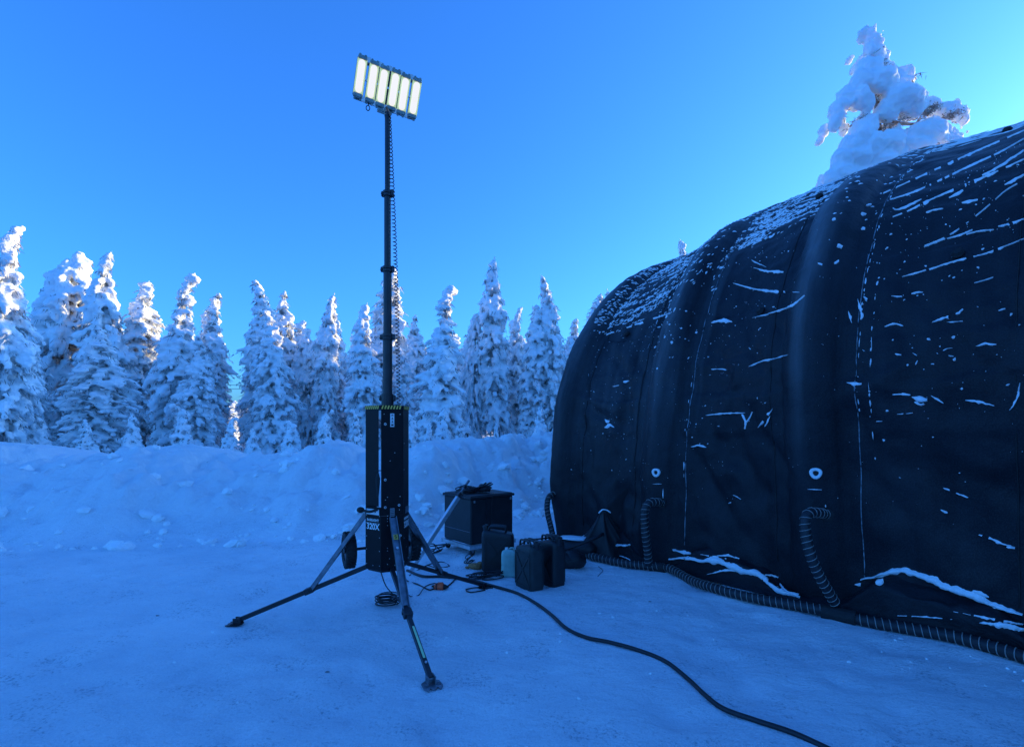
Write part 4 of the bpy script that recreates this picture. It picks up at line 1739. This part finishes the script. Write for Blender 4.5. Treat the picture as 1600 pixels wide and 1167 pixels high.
# ------------------------------------------------------------------ snow laden trees
def remeshed(mb, voxel, disp, dscale, name, material, seed=0):
    me = mb.mesh(name, material)
    ob = bpy.data.objects.new('tmp', me)
    col.objects.link(ob)
    rm = ob.modifiers.new('r', 'REMESH')
    rm.mode = 'VOXEL'
    rm.voxel_size = voxel
    rm.use_smooth_shade = True
    tx = bpy.data.textures.new('c', 'CLOUDS')
    tx.noise_scale = dscale
    tx.noise_depth = 3
    dm = ob.modifiers.new('d', 'DISPLACE')
    dm.texture = tx
    dm.strength = disp
    dm.mid_level = .5
    dg = bpy.context.evaluated_depsgraph_get()
    out = bpy.data.meshes.new_from_object(ob.evaluated_get(dg))
    out.name = name
    bpy.data.objects.remove(ob)
    out.polygons.foreach_set('use_smooth', [True] * len(out.polygons))
    out.materials.clear()
    out.materials.append(material)
    return out


def branch_rot(a, droop, tw=0.0):
    """local x outwards at azimuth a and drooping"""
    return (Matrix.Rotation(a, 3, 'Z') @ Matrix.Rotation(droop, 3, 'Y') @ Matrix.Rotation(tw, 3, 'X'))


def make_tree(seed, H, Rm, kind, voxel=.054):
    rn = random.Random(seed)
    np.random.seed(seed)
    snow = MB()
    ndl = MB()
    bend = (rn.uniform(-.35, .35), rn.uniform(-.35, .35))
    tip = (rn.choice((-1, 1)) * rn.uniform(.08, .45), rn.uniform(-.2, .2))
    wide, expo = rn.uniform(1.25, 2.2), rn.uniform(.65, 1.1)
    z0 = {'spruce': (.04, .04, .14)[seed % 3], 'spire': (.05, .16)[seed % 2], 'pine': .16, 'sapling': .03}[kind] * H

    def axis_(z):
        t = z / H
        k = max(0, t - .86) / .14
        return Vector((bend[0] * math.sin(t * 3) * .5 + tip[0] * k * k, bend[1] * math.sin(t * 2.2) * .5 + tip[1] * k * k, 0))

    def rad(z, a):
        t = (z - z0) / (H - z0)
        if kind == 'pine':
            base = min(1, (1 - t) * 3.2) ** .6 * (.75 + .25 * math.sin(math.pi * min(1, t * 1.1)))
        elif kind == 'sapling':
            base = (1 - t) ** .8 * .95 + .05
        elif kind == 'spire':
            base = min(1, ((1 - t) * 2.0)) ** .75 * (.75 + .25 * math.sin(math.pi * t))
        else:
            base = min(1, ((1 - t) * wide)) ** expo * (.75 + .25 * math.sin(math.pi * t))
        base *= 1 + .55 * N3(math.cos(a) * 1.1 + seed, math.sin(a) * 1.1, z * .9) + .42 * N3(seed * 3.1, z * 1.9, math.sin(a)) + .25 * N3(math.cos(a) * 2.5, z * 3.5, seed + math.sin(a) * 2.5)
        return max(.05, Rm * base)
    big = {'spruce': 1.0, 'spire': .9, 'pine': 1.3, 'sapling': .55}[kind]
    z = z0
    while z < H * .985:
        t = (z - z0) / (H - z0)
        rm_ = rad(z, 0)
        nb = max(3, int(2 * math.pi * rm_ / (.37 * big) * rn.uniform(.75, 1.15)))
        ph = rn.random() * 6.28
        for k in range(nb):
            a = ph + 2 * math.pi * k / nb + rn.uniform(-.35, .35)
            r_ = rad(z, a) * rn.uniform(.72, 1.08)
            zz = z + rn.uniform(-.12, .12)
            droop = rn.uniform(.35, 1.05) * (1 - .4 * t)
            c = axis_(zz)
            s_ = big * rn.choice((rn.uniform(.7, 1.2), rn.uniform(.9, 1.65)))
            o_ = Vector((math.cos(a), math.sin(a), 0))
            # pad at the tip of the bough, hanging
            pc_ = c + o_ * (r_ * .80) + Vector((0, 0, zz - .22 * r_))
            if rn.random() < .88:
                snow.lump(pc_, (.17 * s_ + .08 * r_, .122 * s_, .092 * s_), branch_rot(a, droop), jit=.35, tmpl=ICO0)
            if rn.random() < .6:
                pe = c + o_ * (r_ * .98) + Vector((0, 0, zz - .42 * r_ - .08 * s_))
                snow.lump(pe, (.12 * s_, .07 * s_, .06 * s_), branch_rot(a + rn.uniform(-.4, .4), droop + .35), jit=.35, tmpl=ICO0)
            if r_ > .35 and rn.random() < .7:
                pm = c + o_ * (r_ * .45) + Vector((0, 0, zz + .02))
                snow.lump(pm, (.20 * s_, .10 * s_, .08 * s_), branch_rot(a, droop * .6), jit=.35, tmpl=ICO0)
            # bough: hanging twiggy sprays below and between the pads
            nn = 13 if kind != 'sapling' else 5
            for q in range(nn):
                f = rn.uniform(.12, 1.10)
                b0__ = c + o_ * (r_ * f) + Vector((rn.uniform(-.10, .10), rn.uniform(-.10, .10), zz - .38 * r_ * f + rn.uniform(-.10, .05)))
                L_ = rn.uniform(.10, .26) * (big if kind == 'sapling' else 1)
                dr = Vector((o_.x * rn.uniform(-.1, .8) + rn.uniform(-.3, .3), o_.y * rn.uniform(-.1, .8) + rn.uniform(-.3, .3), -rn.uniform(.4, 1.0))).normalized()
                sd_ = dr.cross(Vector((rn.uniform(-1, 1), rn.uniform(-1, 1), .3))).normalized() * rn.uniform(.012, .032)
                ndl.add([b0__ - sd_, b0__ + sd_, b0__ + dr * L_ + sd_ * .2, b0__ + dr * L_ - sd_ * .2], [(0, 1, 2, 3)])
            if rn.random() < .5:
                ndl.tube([c + Vector((0, 0, zz + .08)), c + o_ * (r_ * .5) + Vector((0, 0, zz - .06)), c + o_ * (r_ * .95) + Vector((0, 0, zz - .42 * r_))], [.02, .014, .006], 3)
        z += rn.uniform(.17, .27) * (big if kind != 'pine' else .9) * (1.0 if kind != 'sapling' else .9)
    # leader
    for k in range(5 if kind != 'pine' else 2):
        zz = H * (.93 + .018 * k)
        s_ = big * (1 - k * .14) * (.85 if kind != 'sapling' else .6)
        snow.lump(axis_(zz) + Vector((rn.uniform(-.03, .03), rn.uniform(-.03, .03), zz)), (.11 * s_, .10 * s_, .17 * s_), None, jit=.3, tmpl=ICO0)
    sn = remeshed(snow, voxel, .11 if kind != 'sapling' else .05, .11, 'snow_load', M['snow'])
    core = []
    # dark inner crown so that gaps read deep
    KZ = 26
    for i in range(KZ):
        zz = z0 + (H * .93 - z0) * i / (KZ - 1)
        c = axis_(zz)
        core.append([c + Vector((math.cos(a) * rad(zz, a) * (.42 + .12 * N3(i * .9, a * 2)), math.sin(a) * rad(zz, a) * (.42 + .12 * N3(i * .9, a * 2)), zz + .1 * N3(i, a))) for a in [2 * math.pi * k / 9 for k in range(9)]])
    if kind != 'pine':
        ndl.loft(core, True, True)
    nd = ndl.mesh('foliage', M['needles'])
    tr = MB()
    tr.tube([axis_(H * f) + Vector((0, 0, H * f - (.4 if f == 0 else 0))) for f in (0, .2, .4, .6, .8, .93)], [.13 * H / 8 * (1.1 - f) for f in (0, .2, .4, .6, .8, .93)], 8)
    tm = tr.mesh('trunk', M['bark'], True)
    return dict(snow=sn, foliage=nd, trunk=tm, H=H, R=Rm)


PROTO = {
    'spruce': [make_tree(11 + q, 8.0, .96, 'spruce') for q in range(6)],
    'spire': [make_tree(21 + q, 8.5, .67, 'spire') for q in range(4)],
    'pine': [make_tree(31 + q, 7.5, 1.35, 'pine') for q in range(3)],
    'sapling': [make_tree(41 + q, 2.2, .58, 'sapling', .045) for q in range(4)],
}


def place_tree(kind, var, x, y, ztop, hw, rz, label, name=None, group=None):
    P = PROTO[kind][var % len(PROTO[kind])]
    zb = gh(x, y) - .05
    root = empty(name or {'spruce': 'spruce_tree', 'spire': 'spruce_tree', 'pine': 'pine_tree', 'sapling': 'young_spruce'}[kind], (x, y, zb), label, {'sapling': 'young tree'}.get(kind, 'tree'), group)
    root.rotation_euler = (R(3.2 * math.sin(rz * 7.3)), R(3.2 * math.cos(rz * 5.1)), rz)
    sx_ = hw / P['R'] * 1.15
    root.scale = (sx_, sx_, (ztop - zb) / (P['H'] * 1.02))
    for nm, key in (('snow_load', 'snow'), ('foliage', 'foliage'), ('trunk', 'trunk')):
        o = bpy.data.objects.new(nm, P[key])
        col.objects.link(o)
        o.parent = root
    return root


TREES = [  # x, top y, half width in photo px, distance, kind, variant, label
    (-6, 338, 44, 13.5, 'spruce', 0, 'snow-loaded spruce cut by the left edge of the photo'),
    (42, 458, 40, 20, 'spruce', 1, 'lower snowy spruce just right of the left edge tree'),
    (18, 500, 40, 18, 'pine', 0, 'drooping snowy pine low at the left edge'),
    (112, 388, 48, 21, 'pine', 1, 'broad round-topped pine heaped with snow, left of the thin spire'),
    (162, 392, 34, 20, 'spruce', 2, 'tall spruce with thin tip against the broad round-topped pine'),
    (150, 500, 42, 16, 'spruce', 3, 'bulky front spruce with huge snow pillows under the round-topped pine'),
    (222, 430, 27, 21, 'spire', 0, 'slim snowy spruce with knobbed top, left of the pointed broad spruce'),
    (278, 418, 38, 20, 'spruce', 4, 'broad pointed spruce with sunlit tip in the left group'),
    (240, 540, 32, 23, 'spruce', 1, 'dark lower spruce between the slim and the pointed spruce'),
    (320, 447, 22, 24, 'spire', 1, 'narrow spruce with sunny side, right of the pointed broad spruce'),
    (326, 470, 20, 21, 'spire', 2, 'slender shaded spruce at the right end of the left group'),
    (310, 520, 28, 17, 'spruce', 2, 'fuzzy frosted spruce in front at the right of the left group'),
    (343, 575, 11, 26, 'spire', 0, 'little dark pointed spruce beside the left sky gap'),
    (402, 434, 25, 20, 'spire', 1, 'shaded narrow spruce right after the left sky gap'),
    (449, 448, 30, 22, 'spruce', 3, 'spruce with fat forked sunlit crown behind the front one'),
    (430, 478, 30, 18, 'spruce', 1, 'bulky spruce in front of the forked sunlit crown'),
    (490, 505, 24, 21, 'pine', 0, 'short round-headed pine leaning on the thin sunny-topped spruce'),
    (511, 452, 18, 20, 'spire', 2, 'thin tall spruce with sunny round top, mid left'),
    (536, 491, 15, 34, 'spire', 0, 'far narrow spruce lit by sun from top to foot'),
    (574, 470, 28, 19, 'spruce', 5, 'snowy spruce just left of the tower mast'),
    (598, 408, 30, 23, 'spire', 3, 'tallest spruce right behind the tower mast'),
    (625, 540, 22, 20, 'spruce', 2, 'low snowy spruce right of the mast foot'),
    (655, 484, 26, 22, 'spruce', 3, 'snowy spruce between mast and drooping spruce'),
    (688, 443, 42, 18, 'spruce', 4, 'drooping spruce with a side shoot at its bent top'),
    (730, 478, 20, 20, 'pine', 2, 'round-headed snowy tree left of the bright sky gap'),
    (779, 391, 22, 20, 'spire', 2, 'tall leaning spire tree right of the bright sky gap'),
    (802, 470, 22, 22, 'spruce', 0, 'spruce with sunlit clumps tucked behind the leaning spire'),
    (825, 466, 20, 20, 'spire', 0, 'shaded slim spruce between the leaning spire and the twin tops'),
    (854, 427, 17, 24, 'spire', 3, 'left of the twin spruce tops near the tent'),
    (874, 424, 27, 20, 'spruce', 2, 'right of the twin spruce tops near the tent'),
    (921, 449, 38, 21, 'spruce', 3, 'snowy spruce whose lower half is hidden by the tent edge'),
    (962, 443, 14, 26, 'spire', 2, 'sunlit spire peeping over the tent shoulder'),
    (905, 520, 22, 18, 'spruce', 0, 'lower shaded spruce touching the tent edge'),
    (1077, 364, 16, 24, 'spire', 0, 'small sunlit tree tip standing above the tent roof'),
]
for k, (px, ty, hw, Y, kind, var, label) in enumerate(TREES):
    x = (px - 800) / F * Y
    ztop = CAM_H + (HOR - ty) / F * Y
    place_tree(kind, var, x, Y, ztop, hw * Y / F, (k * 2.4) % 6.28, label)
SAP = [
    (60, 640, 22, 14.5, 'young snowy tree at the foot of the left edge trees'), (350, 652, 20, 14.5, 'small domed snowy sapling below the left sky gap'),
    (16, 625, 22, 14, 'leftmost snow-covered sapling, at the foot of the edge trees'), (205, 640, 20, 14.5, 'sapling below the slim knob-topped spruce'),
    (285, 632, 22, 15, 'sapling under the broad pointed spruce'), (130, 655, 18, 13.8, 'lumpy sapling standing above the dip in the bank at left'),
    (455, 650, 20, 14.5, 'bushy sapling under the forked sunlit crown'), (395, 665, 16, 14.3, 'low sapling right of the domed one'),
    (505, 640, 20, 14.8, 'sapling behind the pointed snow heap left of the tower'), (560, 640, 16, 14.8, 'sapling left of the tower cabinet'),
    (648, 640, 18, 15.5, 'sapling right of the tower cabinet'), (690, 632, 20, 16, 'sapling below the drooping bent-top spruce'),
    (668, 655, 15, 15, 'small low sapling above the bank right of the tower'), (715, 655, 14, 16, 'tiny sapling left of the far fence gap'),
    (779, 655, 9, 16, 'thin tiny sapling in the far fence gap'), (845, 630, 17, 16, 'pointed sapling below the twin spruce tops'), (885, 655, 18, 16, 'sapling at the tent edge behind the bank'),
]
for k, (px, ty, hw, Y, label) in enumerate(SAP):
    x = (px - 800) / F * Y
    place_tree('sapling', k, x, Y, CAM_H + (HOR - ty) / F * Y, hw * Y / F, k * 1.9, label)
# closed rows behind the foremost trees
rn = random.Random(5)
k = 0
SHORT = {-6: 'the spruce cut by the left edge', 42: 'the lower spruce near the left edge', 112: 'the broad round-topped pine', 162: 'the tall spruce beside the round-topped pine',
         222: 'the slim knob-topped spruce', 278: 'the broad pointed spruce', 325: 'the slender spruce ending the left group', 400: 'the narrow spruce right of the left sky gap',
         445: 'the forked sunlit crown', 490: 'the short round-headed pine', 520: 'the thin sunny-topped spruce', 574: 'the spruce just left of the mast', 600: 'the tall spruce at the mast',
         655: 'the spruce right of the mast', 688: 'the drooping bent-top spruce', 732: 'the round-headed tree by the bright gap', 779: 'the tall leaning spire', 825: 'the slim spruce left of the twin tops',
         864: 'the twin spruce tops', 928: 'the spruce cut by the tent edge'}
used = {}


def rear_label(px, what):
    q = min(SHORT, key=lambda a: abs(a - px))
    side = 'left' if px < q - 5 else ('right' if px > q + 5 else None)
    base = what + (' to the %s of ' % side if side else ' right behind ') + SHORT[q]
    if base in used:
        used[base] = used[base] + 1
        base = what.replace('snowy', ('second', 'third', 'fourth', 'fifth', 'sixth', 'seventh')[min(used[base] - 2, 5)]) + base[len(what):]
    else:
        used[base] = 1
    return base


for row in range(2):
    for px in range(-60, 1000, 24):
        Y = 27 + row * 7 + rn.uniform(-2, 2)
        x_ = px + rn.uniform(-12, 12) + row * 12
        ty = rn.uniform(480, 560) + row * 14 + (22 if row == 2 else 0)
        if 322 < x_ < 402 or 728 < x_ < 782 or 664 < x_ < 690 or 608 < x_ < 645:
            continue
        place_tree(rn.choice(('spruce', 'spire', 'spruce')), k, (x_ - 800) / F * Y, Y, CAM_H + (HOR - ty) / F * Y, rn.uniform(22, 30) * Y / F, rn.uniform(0, 6),
                   rear_label(x_, 'rear snowy spruce'), group='spruces packed behind the foremost row')
        k += 1
FAR = [('in the left sky gap', (350, 361, 372, 384)), ('in the chink beside the thin sunny-topped spruce', (526, 545)), ('in the small bright hole right of the mast', (668, 684)),
       ('in the bright sky gap left of the leaning spire', (742, 754, 767))]
for where, pxs in FAR:
    for q, px in enumerate(pxs):
        Y = 50 + rn.uniform(-5, 6)
        ty = rn.uniform(622, 640)
        order = ('leftmost', 'second', 'third', 'fourth')[q] if q < len(pxs) - 1 else 'rightmost'
        place_tree(rn.choice(('spruce', 'spire')), k, (px - 800) / F * Y, Y, CAM_H + (HOR - ty) / F * Y, rn.uniform(9, 13) * Y / F, rn.uniform(0, 6),
                   order + ' tiny sunlit spruce ' + where, group='far sunlit spruces seen through gaps')
        k += 1

# ------------------------------------------------------------------ the big snow-caked tree behind the tent
HY = 15.0
K_ = HY / F
np.random.seed(5)
rn = random.Random(15)
hb = Vector(((1385 - 800) * K_, HY, .4))
hero = empty('snow_caked_pine', hb, 'tall tree caked in huge pillows of snow above the tent roof', 'tree')
HL = [  # px, py, half size x, half size y, depth offset m, roll deg
    (1357, 56, 11, 10, 0, 20), (1350, 53, 9, 8, 0, 0), (1363, 72, 12, 14, 0, 0), (1368, 90, 14, 14, 0, 0), (1353, 84, 5, 10, -.2, 10), (1378, 92, 12, 20, .1, -25), (1372, 108, 18, 16, 0, 0),
    (1388, 106, 18, 12, .2, 10), (1402, 104, 12, 10, .3, 0), (1423, 108, 13, 14, .3, 0), (1430, 124, 8, 10, .3, 0), (1408, 118, 12, 12, .2, 0), (1418, 142, 15, 9, .1, 30), (1400, 132, 28, 10, .0, 12),
    (1350, 120, 18, 22, -.2, 20), (1335, 140, 18, 18, -.3, 20), (1362, 142, 24, 18, -.4, 0), (1318, 160, 18, 14, -.2, -30), (1305, 175, 13, 14, -.2, -40), (1301, 186, 10, 14, -.2, 5), (1297, 200, 8, 13, -.2, 5), (1330, 168, 14, 16, -.4, 0), (1342, 176, 8, 14, -.4, 0),
    (1392, 170, 30, 20, -.5, 0), (1412, 178, 20, 16, -.3, 0), (1375, 182, 20, 18, -.3, 0), (1388, 150, 26, 14, -.2, 0),
    (1438, 162, 20, 11, .1, -8), (1458, 158, 16, 8, .1, 0), (1478, 164, 14, 10, .2, 0), (1495, 164, 15, 10, .2, 8), (1510, 172, 10, 11, .2, 30), (1517, 180, 6, 8, .2, 0), (1490, 174, 18, 8, .1, 0),
    (1450, 205, 30, 16, -.1, 0), (1435, 218, 34, 18, -.3, 0), (1478, 208, 22, 12, .1, 10), (1500, 212, 14, 8, .2, 20), (1475, 225, 30, 12, 0, 0), (1420, 235, 30, 14, -.3, 0),
    (1345, 205, 16, 20, -.2, 0), (1332, 222, 16, 22, -.3, 15), (1318, 240, 16, 20, -.3, 25), (1305, 260, 14, 18, -.3, 25), (1300, 275, 12, 18, -.3, 15), (1289, 288, 10, 18, -.3, 15), (1310, 285, 16, 18, -.3, 0), (1328, 255, 18, 16, -.4, 0), (1350, 240, 20, 20, -.4, 0), (1375, 235, 20, 18, -.4, 0),
    (1395, 215, 12, 14, -.1, 0), (1365, 262, 22, 20, -.3, 0), (1395, 258, 24, 16, -.2, 0), (1340, 285, 26, 20, -.2, 0), (1320, 300, 26, 22, -.1, 0),
]
hs = MB()
for px, py, a, b, dy, rl in HL:
    rot = Matrix.Rotation(R(-rl), 3, 'Y')
    c = Vector(((px - 800) * K_, HY + dy, CAM_H + (HOR - py) * K_))
    hs.lump(c, (a * K_ * .96 + .02, min(a, b) * K_ + .05, b * K_ * .94 + .01), rot, jit=.35)
for px, py, a, b, dy, rl in HL:
    for q in range(5):
        th = rn.uniform(0, 6.28)
        s_ = rn.uniform(.03, .07)
        ex, ez = a * math.cos(th) * rn.uniform(.8, 1.12), b * math.sin(th) * rn.uniform(.8, 1.12)
        hs.lump(Vector(((px + ex - 800) * K_, HY + dy + rn.uniform(-.3, .2), CAM_H + (HOR - py + ez) * K_ - .03)), (s_ * .8, s_ * .8, s_ * rn.uniform(.8, 1.8)), Matrix.Rotation(rn.uniform(-.5, .5), 3, 'Y'), jit=.4, tmpl=ICO0)
# the same tree goes on below the roof line, fuller
for k in range(130):
    z = rn.uniform(1.2, 8.6)
    r_ = (2.0 - z * .05) * rn.uniform(.3, 1)
    a = rn.uniform(0, 6.28)
    hs.lump(hb + Vector((r_ * math.cos(a), r_ * math.sin(a), z - .3 * r_)), (.5, .32, .25), branch_rot(a, .6), jit=.3)
for k in range(40):                       # back side pads so it has depth
    px, py, a, b, dy, rl = rn.choice(HL)
    s_ = rn.uniform(.4, .8)
    hs.lump(Vector(((px - 800) * K_, HY + rn.uniform(.3, .9), CAM_H + (HOR - py) * K_ - .1)), (a * K_ * s_, .2, b * K_ * s_), jit=.3)
hm = remeshed(hs, .045, .13, .16, 'snow_load', M['hero'])
o = bpy.data.objects.new('snow_load', hm)
hm.transform(Matrix.Translation(-hb))
col.objects.link(o)
o.parent = hero
tw = MB()
TB = [((1375, 330), (1372, 200), (1365, 120), (1358, 60)), ((1372, 190), (1400, 195), (1440, 195), (1490, 185)), ((1370, 230), (1395, 225), (1420, 205), (1432, 190)), ((1368, 150), (1395, 150), (1420, 130), (1430, 118)),
      ((1372, 150), (1345, 155), (1315, 175), (1300, 200)), ((1374, 215), (1350, 230), (1320, 260), (1300, 290)), ((1376, 250), (1390, 240), (1410, 245), (1470, 228)), ((1372, 180), (1350, 190), (1335, 195), (1325, 200))]
def H3(px, py, dy=0.0):
    return Vector(((px - 800) * K_, HY + dy, CAM_H + (HOR - py) * K_))


tw.tube([hb + Vector((0, 0, -.5)), H3(1380, 400), H3(1376, 300), H3(1370, 150), H3(1360, 70)], [.24, .18, .13, .07, .02], 10)
tkm = tw.mesh('trunk', M['bark'], True)
tkm.transform(Matrix.Translation(-hb))
o = bpy.data.objects.new('trunk', tkm)
col.objects.link(o)
o.parent = hero
tw = MB()
for ln in TB:
    P = smooth_path([H3(x, y, -.05) for x, y in ln], .2)
    tw.tube(P, [.05 * (1 - i / len(P)) + .012 for i in range(len(P))], 5)
    for p in P:
        for q in range(5):
            d = Vector((rn.uniform(-1, 1), rn.uniform(-1, .6), rn.uniform(-1, .35))).normalized()
            b0__ = p + Vector((rn.uniform(-.12, .12), rn.uniform(-.3, .1), rn.uniform(-.2, .02)))
            L_ = rn.uniform(.06, .22)
            sd_ = d.cross(Vector((rn.uniform(-1, 1), 1, .2))).normalized() * rn.uniform(.008, .02)
            tw.add([b0__ - sd_, b0__ + sd_, b0__ + d * L_], [(0, 1, 2)])
for (px, py, sx_, sy_) in ((1436, 181, 12, 9), (1448, 178, 9, 6), (1405, 144, 16, 4), (1385, 138, 8, 8), (1480, 184, 14, 5), (1395, 196, 14, 8), (1352, 168, 10, 10), (1390, 240, 16, 10), (1375, 205, 10, 14), (1335, 196, 12, 8), (1365, 112, 10, 8), (1345, 262, 10, 10)):
    for q in range(260):
        p = H3(px + max(-1, min(1, rn.gauss(0, .5))) * sx_ * .8, py + max(-1, min(1, rn.gauss(0, .5))) * sy_ * .8, rn.uniform(-.42, .1))
        d = Vector((rn.uniform(-1, 1), rn.uniform(-1, .6), rn.uniform(-1, .35))).normalized()
        L_ = rn.uniform(.04, .10)
        sd_ = d.cross(Vector((rn.uniform(-1, 1), 1, .2))).normalized() * rn.uniform(.006, .02)
        tw.add([p - sd_, p + sd_, p + d * L_], [(0, 1, 2)])
twm = tw.mesh('twigs', M['twig'])
twm.transform(Matrix.Translation(-hb))
o = bpy.data.objects.new('twigs', twm)
col.objects.link(o)
o.parent = hero

# ------------------------------------------------------------------ far fence and wires in the gap
fY = 38
fz = gh((760 - 800) / F * fY, fY)
fx0, fx1 = (640 - 800) / F * fY, (880 - 800) / F * fY
fence = empty('rail_fence', ((fx0 + fx1) / 2, fY, fz), 'far frosted rail fence seen through the gap between the trees', 'fence')
k = 0
x = fx0
while x <= fx1:
    mb = MB()
    mb.box((x, fY, fz + .55), (.12, .12, 1.3))
    mb.build('post', M['wood'], fence)
    x += 2.0
for zz in (.35, .7, 1.05):
    mb = MB()
    mb.box(((fx0 + fx1) / 2, fY - .08, fz + zz), (fx1 - fx0, .04, .12))
    mb.build('rail', M['wood'], fence)
for kk, ty in enumerate((602, 608)):
    mb = MB()
    Yw = 45
    pts = [Vector(((px - 800) / F * Yw, Yw, CAM_H + (HOR - ty + (abs(px - 400) / 400) * 4) / F * Yw)) for px in range(100, 901, 40)]
    mb.tube(pts, .018, 4)
    o = mb.build('overhead_wire', M['cable'], None, origin=pts[0].copy())
    tag(o, ['upper thin overhead wire crossing the left sky gap', 'lower thin overhead wire crossing the left sky gap'][kk], 'wire')

# ------------------------------------------------------------------ unseen forest band, added to keep the low sun off the yard
rn = random.Random(8)
fb = MB()
sdir = Vector((math.sin(R(SUN_AZ)), math.cos(R(SUN_AZ)), 0))
pdir = Vector((-sdir.y, sdir.x, 0))
for row in range(3):
    p_ = -70.0
    while p_ < 36:
        c = sdir * (46 + row * 4 + rn.uniform(-1, 1)) + pdir * (p_ + row * .6)
        Ht = rn.uniform(10.0, 11.6)
        Rt = rn.uniform(1.1, 1.5)
        rings = []
        for i in range(9):
            f = i / 8
            rr = Rt * min(1, (1 - f) * 1.9 + .06)
            rings.append([c + Vector((math.cos(a) * rr * (1 + .3 * N3(i * 1.3, a * 2, p_)), math.sin(a) * rr * (1 + .3 * N3(i * 1.3, a * 2, p_)), f * Ht)) for a in [2 * math.pi * k / 10 for k in range(10)]])
        fb.loft(rings, False, True)
        p_ += rn.uniform(1.2, 1.8)
o = fb.build('sun_block_forest', M['snow'], None, smooth=True)
tag(o, 'unseen snow-covered forest added beyond the tent to block the low sun', 'forest', kind='stuff')
